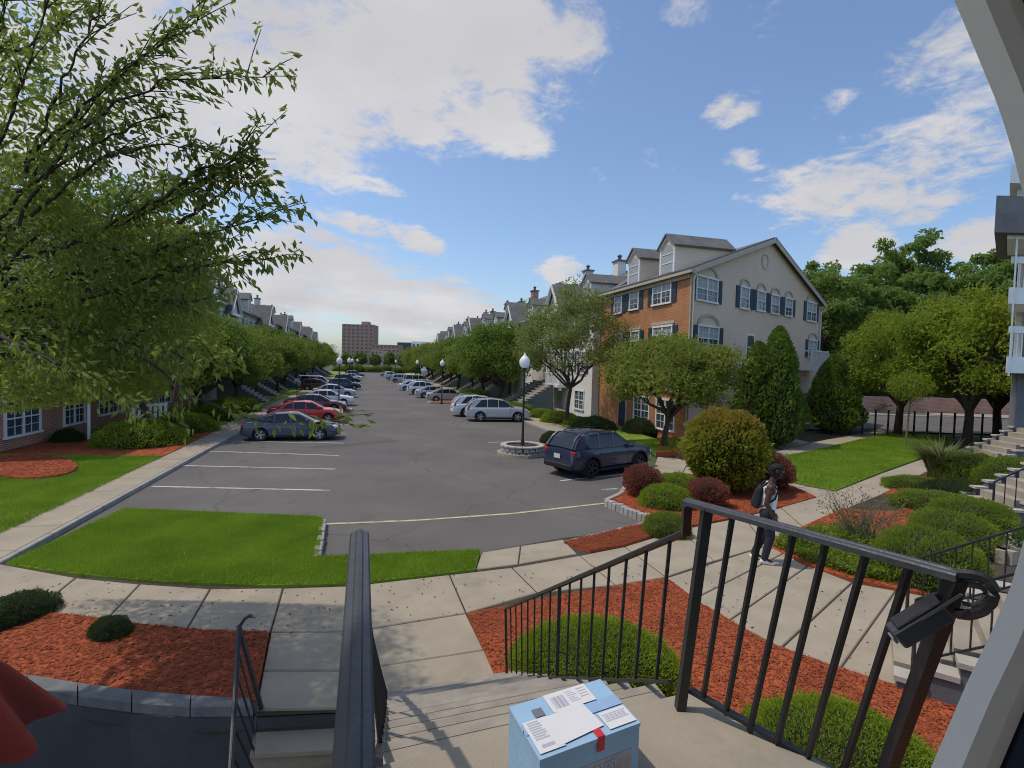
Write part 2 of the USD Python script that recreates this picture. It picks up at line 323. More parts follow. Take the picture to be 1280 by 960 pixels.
leafmat('leaf_green', (0.1078, 0.1775, 0.0245), (0.2437, 0.3329, 0.0492), 0.5, 1.0)
leafmat('leaf_airy', (0.1587, 0.2069, 0.0515), (0.3608, 0.3652, 0.0964), 0.5, 1.0, c=(.17, .105, .045))
leafmat('leaf_wood', (0.1082, 0.1838, 0.0353), (0.3051, 0.3832, 0.075), 0.45, .6)
leafmat('leaf_lime', (0.16, 0.2298, 0.0214), (0.3638, 0.405, 0.0372), 0.5, .7)
leafmat('leaf_cedar', (0.0803, 0.1431, 0.0198), (0.215, 0.2887, 0.033), 0.35, 2.0)
leafmat('leaf_box', (0.1723, 0.2497, 0.0172), (0.3878, 0.4653, 0.0315), 0.45, 3.0)
leafmat('leaf_hedge', (0.1335, 0.1937, 0.0217), (0.3168, 0.3755, 0.0369), 0.45, 2.0)
leafmat('leaf_dark', (0.0312, 0.0601, 0.0156), (0.078, 0.1216, 0.026), 0.3, 2.5)
leafmat('leaf_burn', (0.1771, 0.2207, 0.0254), (0.4073, 0.3505, 0.0436), 0.45, 1.3, ztop=(.9, 2.2, (.33, .15, .03)))
leafmat('leaf_red', (0.1785, 0.0592, 0.0407), (0.378, 0.1201, 0.0739), 0.35, 3.0, c=(.22, .12, .05))
leafmat('leaf_straw', (0.077, 0.11, 0.0275), (0.22, 0.209, 0.077), .3, 3.0, c=(.26, .15, .04))
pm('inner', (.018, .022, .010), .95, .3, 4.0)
pm('tower_brick', (.30, .18, .135), .9, .08, .4)  # far brick colour lightened to stand in for distance haze
pm('tower_tan', (.42, .27, .20), .9, .08, .4)
pm('rubber', (.014, .014, .015), .8, .2)
pm('rim', (.42, .42, .43), .3, .1, metallic=.8, spec=.5)
pm('rim_dark', (.04, .04, .045), .35, .1, metallic=.5)
pm('glass_car', (.012, .014, .017), .04, .3, 2.0, spec=.5)
pm('trim_black', (.016, .016, .017), .6, .2)
pm('lamp_red', (.30, .012, .018), .2, .1, coat=.5)
pm('lamp_clear', (.65, .65, .66), .15, .1, coat=.5)
pm('plate', (.55, .55, .50), .5, .05)
pm('globe', (.78, .78, .76), .3, .04)
pm('pole_dark', (.022, .023, .025), .5, .2)
def paint(name, col, metallic=.25, rough=.32): pm(name, col, rough, .04, 1.0, spec=.5, metallic=metallic, coat=.8)
for nm, c in dict(paint_navy=(.020, .026, .050), paint_slate=(.040, .050, .072), paint_silver=(.40, .41, .415), paint_white=(.62, .62, .62), paint_red=(.50, .018, .026), paint_wine=(.085, .02, .026),
                  paint_tan=(.33, .29, .25), paint_black=(.018, .018, .021), paint_grey=(.15, .155, .165), paint_blue=(.03, .045, .09)).items(): paint(nm, c)
# ------------------------------------------------------------------ the ground, walks, lawns and beds
def gp(pts, z=0.0): return [G(a, b, z)[:2] for a, b in pts]
LOT = -0.10
well = gp([(-160, 852), (-40, 856), (50, 871), (120, 884), (180, 890), (260, 896), (318, 893), (428, 887)]) + [V(-1.28, 5.30), V(-.50, 1.6), V(-.5, -1.0), V(-12, -1.0)]
mb = MB(); mb.sheet([(-450, -60), (450, -60), (450, 620), (-450, 620)], -0.16, holes=[well]); struct('ground', mb, 'terrain')
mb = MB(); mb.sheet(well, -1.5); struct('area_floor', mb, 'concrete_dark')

lot_poly = [P(-6.1, 9.5), P(9.7, 8.5), P(9.7, 165), P(-6.1, 165)]
mb = MB(); mb.sheet(lot_poly, LOT); car_park = struct('car_park', mb, 'asphalt')

def slab_row(parent, left, right, z=0.0, gap=.012, th=.11, name='slab', mat='concrete', rng=None):
    """paving slabs between matching joint ends left[i], right[i] (plan points)"""
    for i in range(len(left) - 1):
        q = np.array([left[i], left[i + 1], right[i + 1], right[i]])[:, :2]; pg = Polygon(q).buffer(-gap, join_style=2)
        if pg.is_empty or pg.geom_type != 'Polygon': continue
        dz = rng.uniform(-.004, .004) if rng else 0
        mb = MB(); c = list(pg.exterior.coords)[:-1]; r = list(pg.buffer(-.012, join_style=2).exterior.coords)[:-1]
        n = len(c); bot = [(x, y, z - th) for x, y in c]; mid = [(x, y, z - .012 + dz) for x, y in c]; top = [(x, y, z + dz) for x, y in r]
        if len(r) != n: continue
        ctr = len(bot) + len(mid); f = []
        if pg.exterior.is_ccw is False: bot, mid, top = bot[::-1], mid[::-1], top[::-1]
        for k in range(n):
            a, b = k, (k + 1) % n
            f += [[a, b, n + b], [a, n + b, n + a], [n + a, n + b, 2 * n + b], [n + a, 2 * n + b, 2 * n + a]]
        f += [[2 * n, 2 * n + k, 2 * n + k + 1] for k in range(1, n - 1)]
        mb.add(bot + mid + top, f); part(parent, name, mb, mat)
def resamp(pts, n):
    p = np.array(pts, float); d = np.r_[0, np.cumsum(np.linalg.norm(np.diff(p, axis=0), axis=1))]
    s = np.linspace(0, d[-1], n); return np.stack([np.interp(s, d, p[:, k]) for k in range(p.shape[1])], 1)
R = random.Random(5)
# the left walk running off beside the car park
walk_l = struct('left_walk', MB().sheet([P(-7.5, 4), P(-6.0, 4), P(-6.0, 160), P(-7.5, 160)], -.03), 'soil')
us = [5.3 + 1.5 * k for k in range(32)] + [60, 75, 95, 120, 160]
slab_row(walk_l, [P(-7.45, u) for u in us], [P(-6.12, u) for u in us], rng=R)
mb = MB()
for k in range(60):
    u = 10.2 + k * 1.0; mb.cbox(P(-6.06, u + .5, -.055), (.11, .985, .13), .015, math.atan2(E1[1], E1[0]))
struct('left_kerb', mb, 'kerb_stone')
# the cross walk in front
walk_f = struct('front_walk', MB().sheet(gp([(-120, 690), (8, 703), (100, 716), (200, 725), (330, 730), (440, 728), (520, 720), (594, 711), (602, 689), (704, 671), (860, 655), (1000, 600), (1250, 600), (1280, 760), (1205, 882), (960, 803), (833, 722), (640, 770), (632, 865), (485, 885), (318, 893), (340, 790), (260, 789), (0, 752), (-120, 735)]), -.02), 'soil')
up_j = gp([(-110, 690), (-10, 703), (95, 722), (175, 730), (263, 736), (354, 735)]); lo_j = gp([(-190, 730), (-40, 750), (42, 764), (130, 777), (233, 787), (338, 790)])
slab_row(walk_f, up_j, lo_j, rng=R)
slab_row(walk_f, gp([(354, 735), (440, 732), (562, 718)]), gp([(338, 790), (440, 789), (583, 766)]), rng=R)
slab_row(walk_f, gp([(562, 718), (640, 709), (725, 694), (781, 683)]), gp([(583, 766), (672, 740.5), (770, 731), (833, 721)]), rng=R)
# approach slabs towards the two flights
slab_row(walk_f, gp([(338, 790), (328, 838), (319, 888)]), gp([(440, 789), (437, 838), (428, 886)]), rng=R)
slab_row(walk_f, gp([(440, 789), (437, 838), (428, 886)]), gp([(583, 766), (606, 812), (632, 858)]), rng=R)
# ramp to the car park
slab_row(walk_f, gp([(594, 712), (648, 705), (722, 692)]), gp([(602, 690), (651, 682), (704, 674)]), rng=R)
# crossing, and the path past the person
slab_row(walk_f, gp([(781, 683), (850, 662), (930, 646)]), gp([(833, 721), (893, 701), (958, 682)]), rng=R)
slab_row(walk_f, gp([(833, 722), (868, 748), (912, 775), (977, 809), (1050, 836), (1120, 857)]), gp([(958, 682), (980, 691), (1010, 707), (1065, 728), (1120, 738), (1190, 752)]), rng=R)
slab_row(walk_f, gp([(930, 646), (975, 633), (1018, 622), (1044, 614), (1098, 593), (1149, 575), (1192, 556)]), gp([(958, 682), (1005, 659), (1050, 639), (1100, 619), (1128, 604), (1163, 588), (1200, 571)]), rng=R)
slab_row(walk_f, gp([(958, 600), (985, 611), (1018, 622)]), gp([(983, 602), (1010, 608), (1044, 614)]), rng=R)
# path along the far side of the lawn, to the building, and the patch behind the dark car
walk_b = struct('garden_path', MB().sheet(gp([(860, 560), (1060, 535), (1100, 535), (1125, 541), (1000, 570), (970, 605), (860, 600), (815, 590)]), -.02), 'soil')
slab_row(walk_b, gp([(940, 583), (975, 574), (1018, 564), (1062, 553.5), (1118, 540.5)]), gp([(905, 583), (942, 572), (985, 560.5), (1035, 549), (1098, 536.5)]), rng=R)
slab_row(walk_b, gp([(815, 590), (850, 597), (905, 606)]), gp([(822, 571), (862, 575), (930, 583)]), rng=R)
slab_row(walk_b, gp([(980, 561), (1012, 553)]), gp([(946, 551), (975, 544)]), rng=R)

def lawn(name, poly, z=.02, holes=()): return struct(name, MB().prism(poly, -.14, z, holes), 'turf')
lawn_main = gp([(155, 637), (397, 647), (404, 650), (399, 697), (460, 695), (520, 692), (600, 689), (594, 713), (520, 722), (440, 731), (330, 733), (200, 728), (100, 719), (8, 706)])
lawn_far = gp([(984, 601), (978, 571), (1018, 563.5), (1062, 553), (1117, 540.5), (1192, 547), (1150, 573), (1098, 592), (1045, 613.3)])
lawn_left = [P(-7.55, 2)[:2]] + gp([(203, 571.5), (120, 570.5), (40, 569), (-140, 570)]) + [P(-40, 10)[:2], P(-40, -2)[:2], P(-12.5, -2)[:2]]
lawn('front_lawn', lawn_main); lawn('garden_lawn', lawn_far); lawn('left_lawn', lawn_left)
lawn_door = gp([(795, 553), (860, 545), (905, 553), (880, 566), (820, 566)])
lawn('door_lawn', lawn_door, .05)
gl = np.random.default_rng(11)
def in_poly(poly, n, rng):
    pg = Polygon([(p[0], p[1]) for p in poly]).buffer(0); x0, y0, x1, y1 = pg.bounds; out = []
    import shapely as sh
    while sum(map(len, out)) < n:
        q = np.c_[rng.uniform(x0, x1, 4 * n), rng.uniform(y0, y1, 4 * n)]; out.append(q[sh.contains_xy(pg, q[:, 0], q[:, 1])])
    return np.vstack(out)[:n]
def blades(name, poly, n, h, w, z=.02):
    q = in_poly(poly, n, gl); a = gl.uniform(0, 2 * np.pi, n); hh = h * gl.uniform(.55, 1.25, n); d = np.c_[np.cos(a), np.sin(a)] * w
    tip = np.c_[q + gl.normal(0, .45, (n, 2)) * hh[:, None], z + hh]
    v = np.stack([np.c_[q - d, np.full(n, z - .005)], np.c_[q + d, np.full(n, z - .005)], tip], 1).reshape(-1, 3)
    mb = MB().add(v, np.arange(3 * n).reshape(-1, 3)); struct(name, mb, 'grass_blade', kind='stuff', label=None)
blades('lawn_grass', lawn_main, 110000, .055, .007)
blades('lawn_grass', lawn_far, 70000, .06, .012)
blades('lawn_grass', gp([(203, 571.5), (120, 570.5), (40, 569), (-60, 570), (-60, 690), (0, 668), (60, 640)]), 60000, .06, .012)
blades('lawn_grass', lawn_door, 9000, .07, .012, .05)

bed_steps = gp([(585, 769), (700, 746), (833, 724), (878, 757), (960, 805), (1040, 834), (1120, 859)]) + [G(1205, 884)[:2], V(5.4, 4.6), V(5.0, 1.0), V(1.1, 1.0), V(1.25, 1.7), V(.80, 2.25), V(-.02, 5.55)]
bed_area = gp([(-160, 745), (0, 754), (57, 767), (120, 774), (175, 782), (260, 790), (336, 792), (318, 886), (300, 884), (260, 880), (187, 875), (100, 862), (32, 851), (-160, 832)])
bed_left = gp([(204, 571), (276, 536), (262, 534), (190, 541), (110, 545), (0, 548), (-140, 550), (-140, 569.5), (40, 568.5), (120, 570)])
bed_ring = [G(35 + 62 * math.cos(a), 586 + 15 * math.sin(a))[:2] for a in np.linspace(0, 2 * np.pi, 20)[:-1]]
bed_island = gp([(760, 626), (790, 600), (850, 592), (905, 598), (958, 601), (990, 608), (1020, 622), (960, 639), (930, 645), (850, 661), (812, 652), (818, 646)])
bed_strip = gp([(704, 679), (815, 652.5), (850, 660), (782, 682), (738, 690)])
bed_plants = gp([(960, 682), (1008, 657), (1052, 637), (1110, 640), (1165, 630), (1215, 615), (1222, 640), (1200, 690), (1190, 748), (1158, 744), (1100, 733), (1060, 724), (1004, 706)])
bed_mid = gp([(1104, 617.5), (1122, 609), (1157, 593), (1200, 572), (1222, 575), (1235, 600), (1230, 622), (1158, 628)])
bed_tree = gp([(820, 567), (852, 566.5), (885, 565), (885, 545), (822, 545)])
bed_kerb = gp([(672, 560), (672, 566), (700, 566), (704, 554), (700, 540), (685, 540)])
beds = dict(bed_steps=bed_steps, bed_area=bed_area, bed_left=bed_left, bed_island=bed_island, bed_strip=bed_strip, bed_plants=bed_plants, bed_mid=bed_mid, bed_tree=bed_tree, bed_kerb=bed_kerb)
def chips(poly, n, s, z):
    s *= .8; n = int(n * 1.25)
    q = in_poly(poly, n, gl); a = gl.uniform(0, 2 * np.pi, n); L = s * gl.uniform(.4, 1.3, n); W = L * gl.uniform(.15, .4, n)
    t = np.c_[np.cos(a), np.sin(a), gl.normal(0, .12, n)]; b = np.c_[-np.sin(a), np.cos(a), gl.normal(0, .25, n)]
    c = np.c_[q, z + gl.uniform(.002, .022, n)]; t *= L[:, None]; b *= W[:, None]
    v = np.stack([c - t - b, c + t - b, c + t + b, c - t + b], 1).reshape(-1, 3); i = np.arange(n)[:, None] * 4
    struct('mulch_chips', MB().add(v, np.vstack([i + [0, 1, 2], i + [0, 2, 3]])), 'mulch_chip', kind='stuff')
for k, poly in beds.items():
    z = .06 if k == 'bed_tree' else .03
    struct('mulch_bed', MB().prism(poly, -.14, z), 'mulch')
chips(bed_steps, 42000, .022, .03); chips(bed_area, 9000, .026, .03); chips(bed_island, 16000, .03, .03); chips(bed_strip, 5000, .028, .03); chips(bed_mid, 4000, .03, .03)
chips(bed_plants, 9000, .03, .03); chips(bed_left, 5000, .05, .03)
struct('mulch_bed', MB().prism(bed_ring, -.10, .10), 'mulch'); chips(bed_ring, 4000, .035, .10)

# kerbs: a rubble wall round the planted island, set stones by the lawn and along the strip
def stones(label, pts, n, w, h, z0, seed):
    rr = random.Random(seed); t = struct(label, MB().tube([V(*p[:2], z0 + h * .35) for p in resamp(pts, 12)], w * .30, 4), 'soil')
    q = resamp(pts, n + 1)
    for i in range(n):
        a, b = q[i], q[i + 1]; c = (a + b) / 2; L = np.linalg.norm(b - a); mb = MB(); hh = h * rr.uniform(.9, 1.08)
        mb.cbox((c[0], c[1], z0 + hh / 2), (L * rr.uniform(.88, .97), w * rr.uniform(.9, 1.1), hh), .014, math.atan2(b[1] - a[1], b[0] - a[0]) + rr.uniform(-.05, .05))
        part(t, 'stone', mb, 'kerb_stone')
stones('island_kerb', gp([(758, 628), (778, 636), (800, 645), (818, 651)]), 11, .16, .24, -.14, 1)
stones('island_kerb', gp([(758, 627), (775, 619), (788, 602)]), 8, .14, .2, -.14, 2)
stones('strip_kerb', gp([(702, 679), (740, 671), (780, 661), (816, 653)]), 12, .12, .17, -.14, 3)
stones('lawn_kerb', gp([(404, 650), (401, 672), (396, 698)]), 8, .13, .18, -.14, 4)
stones('lawn_kerb', gp([(398, 699), (460, 697), (520, 694), (598, 690)]), 11, .08, .15, -.14, 5)
mb = MB()
for k in range(52):
    if k == 0 or P(9.65, 14 + k)[1] > 21.5: mb.cbox(P(9.62, 20 + k * 1.0, -.05), (.14, .985, .15), .015, math.atan2(E1[1], E1[0]))
struct('right_kerb', mb, 'kerb_stone')
walk_r = struct('right_walk', MB().sheet([P(9.72, 22), P(11.2, 22), P(11.2, 160), P(9.72, 160)], -.03), 'soil')
us = [22 + 1.6 * k for k in range(20)] + [60, 80, 110, 160]
slab_row(walk_r, [P(9.75, u) for u in us], [P(11.15, u) for u in us], rng=R)
lawn('right_verge', [P(11.22, 23), P(14.0, 23), P(14.0, 165), P(11.22, 165)], .03)
struct('left_verge', MB().prism([P(-7.6, 26.1), P(-7.6, 165), P(-13, 165), P(-13, 26.1)], -.14, .02), 'turf')

# painted bay lines
def line(a, b, w, mat, z=LOT + .004):
    a, b = G(*a, LOT), G(*b, LOT); t = (b - a) / np.linalg.norm(b - a); n = V(-t[1], t[0], 0) * w / 2
    q = resamp([a, b], 9); mb = MB(); rr = random.Random(int(a[0] * 100))
    for i in range(8):
        k0, k1 = rr.uniform(.75, 1.1), rr.uniform(.75, 1.1)
        mb.quad(q[i] - n * k0 + UPZ * .004, q[i + 1] - n * k1 + UPZ * .004, q[i + 1] + n * k1 + UPZ * .004, q[i] + n * k0 + UPZ * .004)
    part(car_park, 'bay_line', mb, mat)
for a, b in (((190, 608), (412, 613)), ((228, 582), (420, 586.5)), ((262, 564), (424, 569.5)), ((290, 551.5), (430, 554)), ((610, 553), (650, 552)), ((700, 601), (798, 591)), ((752, 612), (772, 611)),
             ((420, 541), (432, 541.5)), ((424, 531), (436, 531.3))): line(a, b, .10, 'line_white')
g0 = [(408, 655), (520, 650.5), (640, 642), (762, 628.5)]
for a, b in zip(g0, g0[1:]): line(a, b, .10, 'line_yellow')

# the street beyond the fence
sA, sB = G(1060, 536), G(1300, 549)
st = V(1, .06, 0)
struct('street', MB().sheet([(14, 33), (90, 33), (90, 45), (14, 45)], -.06), 'asphalt')
struct('street_walk', MB().prism([(12, 45), (90, 45), (90, 48.5), (12, 48.5)], -.14, .06), 'concrete')

# ------------------------------------------------------------------ our own steps, landing and railings
LZ = 2.20
L0, R0 = V(-.50, 1.72), V(.80, 2.20)
L1, R1 = G(485, 886)[:2], G(634, 861)[:2] + V(.05, 0)
NS = 12
pm('nosing', (.285, .25, .203), .9, .2, 6.0, .3, 60)
steps = thing('entry_steps', 'concrete entry steps and landing running down from the package to the walk', 'steps', (0, 3, 0))
mb = MB(); b_r = V(1.30, 1.62)
mb.prism([L0, R0, V(.98, 2.03), b_r, V(1.75, .9), V(1.75, -.6), V(-.5, -.6)], -1.5, LZ); part(steps, 'landing', mb, 'concrete_step')
for i in range(1, NS):
    z = LZ * (1 - i / NS); a0 = L0 + (L1 - L0) * (i - 1) / (NS - 1); b0 = R0 + (R1 - R0) * (i - 1) / (NS - 1); a1 = L0 + (L1 - L0) * i / (NS - 1); b1 = R0 + (R1 - R0) * i / (NS - 1)
    d = (a1 - a0) / np.linalg.norm(a1 - a0) * .025
    mb = MB(); mb.prism([a0, b0, b1, a1], -1.5 if i < 11 else -.3, z - .05)
    r_ = (b1 - a1) / np.linalg.norm(b1 - a1) * .03
    mb.prism([a0 - r_ + d * .2, b0 + r_ + d * .2, b1 + r_ + d, a1 - r_ + d], z - .05, z)
    st_ = part(steps, 'step', mb, 'concrete_step')
    mb = MB(); mb.prism([a1 - r_ * .9 - d * 1.0, b1 + r_ * .9 - d * 1.0, b1 + r_ * .9 + d * 1.06, a1 - r_ * .9 + d * 1.06], z - .02, z + .003); part(st_, 'nosing', mb, 'nosing')

def cap_bar(mb, p0, p1, w, h):                                   # moulded handrail section swept from p0 to p1
    p0, p1 = np.asarray(p0, float), np.asarray(p1, float); t = (p1 - p0) / np.linalg.norm(p1 - p0); a = np.cross(t, UPZ); a /= np.linalg.norm(a); b = np.cross(a, t)
    prof = [(-.5, -.5), (-.5, .05), (-.42, .22), (-.20, .30), (-.14, .42), (0, .5), (.14, .42), (.20, .30), (.42, .22), (.5, .05), (.5, -.5)]
    n = len(prof); v = [p0 + a * w * x + b * h * y for x, y in prof] + [p1 + a * w * x + b * h * y for x, y in prof]
    f = []
    for k in range(n):
        j = (k + 1) % n; f += [[k, j, n + j], [k, n + j, n + k]]
    f += [[0, k + 1, k] for k in range(1, n - 1)] + [[n, n + k, n + k + 1] for k in range(1, n - 1)]
    mb.add(v, f)
# left railing
lr = thing('stair_railing', 'black iron railing with a broad moulded handrail, nearest the camera left of the package', 'railing', (-.4, 2, LZ))
hr0, hr1 = At(441, 1010, .64), At(449.5, 668, 1.66)
mb = MB(); cap_bar(mb, hr0, hr1, .058, .036); part(lr, 'handrail', mb, 'iron_cap', 25)
foot = V(L1[0] + .05, L1[1], .0); top_e = At(471, 792, L1[1]); top_e[0] = (471 - 640) / 650 * L1[1]
sl0 = hr1 - UPZ * .02
mb = MB(); cap_bar(mb, sl0, top_e, .045, .03); part(lr, 'sloping_handrail', mb, 'iron', 25)
mb = MB(); mb.bar(top_e + UPZ * .015, V(*G(484, 882)[:2], 0), .034); part(lr, 'post', mb, 'iron')
mb = MB(); mb.bar(hr1 - UPZ * .01, V(hr1[0] + .03, hr1[1] + .02, LZ), .034); part(lr, 'post', mb, 'iron')
bt0 = V(hr1[0] + .06, hr1[1] + .05, LZ + .08); bt1 = V(*G(485, 884)[:2], .12)
mb = MB(); mb.bar(bt0, bt1, .028, .014); part(lr, 'bottom_rail', mb, 'iron')
for k in range(1, 15):
    t = k / 15; mb = MB(); mb.bar(sl0 + (top_e - sl0) * t, bt0 + (bt1 - bt0) * t, .014); part(lr, 'baluster', mb, 'iron')
for k in range(5):
    t = (k + .4) / 5; a = hr0 + (hr1 - hr0) * t; mb = MB(); mb.bar(a - UPZ * .015, V(a[0] + .05 * (1 - t), a[1], LZ + .08), .014); part(lr, 'baluster', mb, 'iron')
mb = MB(); mb.bar(V(hr0[0] + .05, hr0[1], LZ + .08), bt0, .028, .014); part(lr, 'landing_bottom_rail', mb, 'iron')
# right railing: sloping flight
rr_ = thing('stair_railing', 'black iron railing sloping down the right side of the entry steps to the mulch', 'railing', (.3, 4, 1))
A0, B0 = At(632, 760, 5.72), At(858, 664, 2.32); A1, B1 = At(634, 844, 5.68), At(838, 852, 2.36)
mb = MB(); cap_bar(mb, A0, B0, .042, .03); part(rr_, 'handrail', mb, 'iron', 25)
mb = MB(); mb.bar(A1, B1, .026, .014); part(rr_, 'bottom_rail', mb, 'iron')
for k in range(0, 16):
    t = k / 15.6; post = k in (0, 8)
    a, b = A0 + (B0 - A0) * t, A1 + (B1 - A1) * t
    if post: b = b - UPZ * (.12 if k == 0 else .14)
    mb = MB(); mb.bar(a - UPZ * .008, b, .026 if post else .0145, ref=(0, 1, 0)); part(rr_, 'post' if post else 'baluster', mb, 'iron')
# right railing: landing
rl = thing('landing_railing', 'black iron landing railing with spaced bars, a curled end and a hanging box', 'railing', (.9, 1.8, LZ))
C0, C1 = At(858, 626, 2.20), At(1200, 719, 1.36); D0, D1 = At(862, 862, 2.14), At(1085, 990, 1.80)
mb = MB(); cap_bar(mb, C0, C1, .046, .03); part(rl, 'handrail', mb, 'iron_cap', 25)
mb = MB(); mb.bar(D0, D1, .03, .016); part(rl, 'bottom_rail', mb, 'iron')
tops = [(884, 634), (916, 642), (952, 652), (992, 666), (1032, 679), (1082, 693), (1137, 706), (1196, 720)]
bots = [(850, 886), (879, 872), (907, 893), (937, 914), (969, 937), (1006, 958), (1050, 976), (1098, 992)]
for k, (a, b) in enumerate(zip(tops, bots)):
    t = (a[0] - 858) / (1200 - 858); wa = 1 / ((1 - t) / 2.20 + t / 1.36); tb = max(0, (b[0] - 862) / (1085 - 862)); wb = 1 / ((1 - tb) / 2.14 + tb / 1.80)
    post = k in (0, 7); mb = MB(); mb.bar(At(*a, wa) - UPZ * .004, At(*b, wb), .037 if post else .0165, ref=(0, 1, 0)); part(rl, 'post' if post else 'baluster', mb, 'iron')
mb = MB(); mb.bar(At(859, 630, 2.21), At(857, 668, 2.30), .036, .026, ref=(0, 1, 0)); part(rl, 'drop_link', mb, 'iron')
sc = [(1190, 717, 1.37), (1218, 719, 1.34), (1236, 725, 1.32), (1243, 738, 1.31), (1239, 753, 1.32), (1228, 764, 1.33), (1211, 769, 1.35), (1196, 767, 1.38)]
mb = MB(); mb.tube(resamp([At(*q) for q in sc], 18), .0135, 6); part(rl, 'end_curl', mb, 'iron', 40)
sc = [(1206, 728, 1.36), (1222, 731, 1.34), (1232, 739, 1.33), (1229, 751, 1.33), (1216, 757, 1.35), (1204, 754, 1.37)]
mb = MB(); mb.tube(resamp([At(*q) for q in sc], 14), .006, 6); part(rl, 'end_curl', mb, 'iron_cap', 40)
# box hung on the end post
pc = (At(1118, 795, 1.44) + At(1181, 760, 1.40)) / 2; ax = At(1181, 757, 1.40) - At(1118, 795, 1.44); L = np.linalg.norm(ax); ax /= L
sd = np.cross(ax, V(.25, .95, .15)); sd /= np.linalg.norm(sd); dp = np.cross(sd, ax)
def obox(c, l, w, h, r=.006):
    m_ = MB(); m_.cbox((0, 0, 0), (l, w, h), r); v, f = m_.arrays(); return MB().add(v @ np.array([ax, dp, sd]) + c, f)
lb = thing('hanging_box', 'dark grey rectangular metal box strapped aslant to the end of the landing railing', 'box', pc)
part(lb, 'case', obox(pc, L * .98, .052, .058), 'iron_cap'); part(lb, 'lid', obox(pc + ax * .012 - sd * np.sign(sd[2]) * -.031, L * .86, .046, .010, .003), 'iron')
part(lb, 'clip', obox(pc - ax * (L * .5 + .004) , .008, .03, .02, .002), 'rim')
mb = MB(); mb.bar(At(1150, 776, 1.40), At(1202, 743, 1.34), .010, .006); part(lb, 'strap', mb, 'iron_cap')
# basement railing left, and the steps down
bs = thing('basement_steps', 'concrete steps going down to the basement area beside the walk', 'steps', (*G(370, 895)[:2], 0))
aL, aR = G(321, 892)[:2], G(428, 887)[:2]; dn = -E2[:2]
for k in range(7):
    z = -.19 * (k + 1); a, b = aL + dn * .29 * k, aR + dn * .29 * k
    mb = MB(); mb.prism([a, b, b + dn * .29, a + dn * .29], -1.6, z - .04); mb.prism([a + dn * .004, b + dn * .004, b + dn * .315, a + dn * .315], z - .04, z); part(bs, 'step', mb, 'concrete_step')
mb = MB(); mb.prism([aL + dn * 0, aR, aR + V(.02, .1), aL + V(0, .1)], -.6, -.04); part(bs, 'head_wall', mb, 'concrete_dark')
br = thing('basement_railing', 'short black iron railing beside the basement steps, lower left', 'railing', (*G(327, 886)[:2], 0))
pt, pf = At(299, 784, 5.3), V(*G(327, 886)[:2], 0); re = At(287, 985, 4.2)
mb = MB(); mb.bar(pt, pf, .034, ref=(0, 1, 0)); part(br, 'post', mb, 'iron')
mb = MB(); cap_bar(mb, pt + UPZ * .02, re, .044, .03); part(br, 'handrail', mb, 'iron', 25)
mb = MB(); mb.tube([pt + UPZ * .0, pt + V(.02, .06, .05), pt + V(.035, .13, .055), pt + V(.04, .17, .03)], .017, 6); part(br, 'end_curl', mb, 'iron', 40)
rb0, rb1 = pf + V(-.03, -.05, .12), At(312, 1010, 4.4)
mb = MB(); mb.bar(rb0, rb1, .026, .014); part(br, 'bottom_rail', mb, 'iron')
for k in range(1, 6):
    t = k / 6; mb = MB(); mb.bar(pt + (re - pt) * t, rb0 + (rb1 - rb0) * t, .014, ref=(0, 1, 0)); part(br, 'baluster', mb, 'iron')
# retaining wall with cap stones
rw = thing('retaining_wall', 'dark concrete retaining wall with grey cap stones below the left mulch bed', 'wall', (*G(180, 890)[:2], -1.5))
cf = resamp([G(x, y)[:2] for x, y in [(-160, 850), (-40, 856), (50, 870), (120, 883), (180, 889), (260, 895), (317, 892)]], 8)
cb = resamp([G(x, y)[:2] for x, y in [(-160, 830), (-40, 838), (32, 850), (100, 861), (187, 873), (260, 878), (316, 881)]], 8)
for i in range(7):
    mb = MB(); q = Polygon([cf[i], cf[i + 1], cb[i + 1], cb[i]]).buffer(-.005, join_style=2); mb.prism(list(q.exterior.coords)[:-1], -.03, .07); part(rw, 'cap_stone', mb, 'cap_stone')
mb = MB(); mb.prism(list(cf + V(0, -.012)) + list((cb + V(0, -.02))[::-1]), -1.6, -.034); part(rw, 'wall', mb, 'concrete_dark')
# red pleated canopy, lower left
ua = At(-104, 782, 3.3); mb = MB(); n = 64; ring0, ring1, ring2 = [], [], []
axis = V(.05, 0, -1); axis /= np.linalg.norm(axis)
e_a = np.cross(axis, V(0, 1, 0)); e_a /= np.linalg.norm(e_a); e_b = np.cross(axis, e_a)
for k in range(n):
    a = 2 * np.pi * k / n; pl = 1 + .16 * math.cos(a * 8); dr = e_a * math.cos(a) + e_b * math.sin(a)
    ring0.append(ua + axis * .02 + dr * .03); ring1.append(ua + axis * .42 + dr * .36 * (1 + .10 * math.cos(a * 8))); ring2.append(ua + axis * (.83 + .035 * math.cos(a * 8)) + dr * .60 * pl)
f = []
for r in range(2):
    for k in range(n): a, b = r * n + k, r * n + (k + 1) % n; f += [[a, b, b + n], [a, b + n, a + n]]
um = thing('umbrella', 'half folded red patio umbrella on a dark stand at the left edge', 'umbrella', (ua[0], ua[1], -1.5))
pm('red_cloth', (.13, .014, .008), .8, .15, 5.0, .3, 120); leafmat('sage', (.02, .04, .01), (.05, .09, .02))
part(um, 'canopy', MB().add(ring0 + ring1 + ring2, f), 'red_cloth', 45)
mb = MB(); mb.tube([V(ua[0], ua[1], -1.5), ua + UPZ * .08], .02, 8); part(um, 'pole', mb, 'iron')
mb = MB(); mb.lathe([(.0, .0), (.30, .0), (.30, .05), (.08, .11), (.05, .35), (0, .35)], (ua[0], ua[1], -1.5), 20); part(um, 'stand', mb, 'iron', 40)
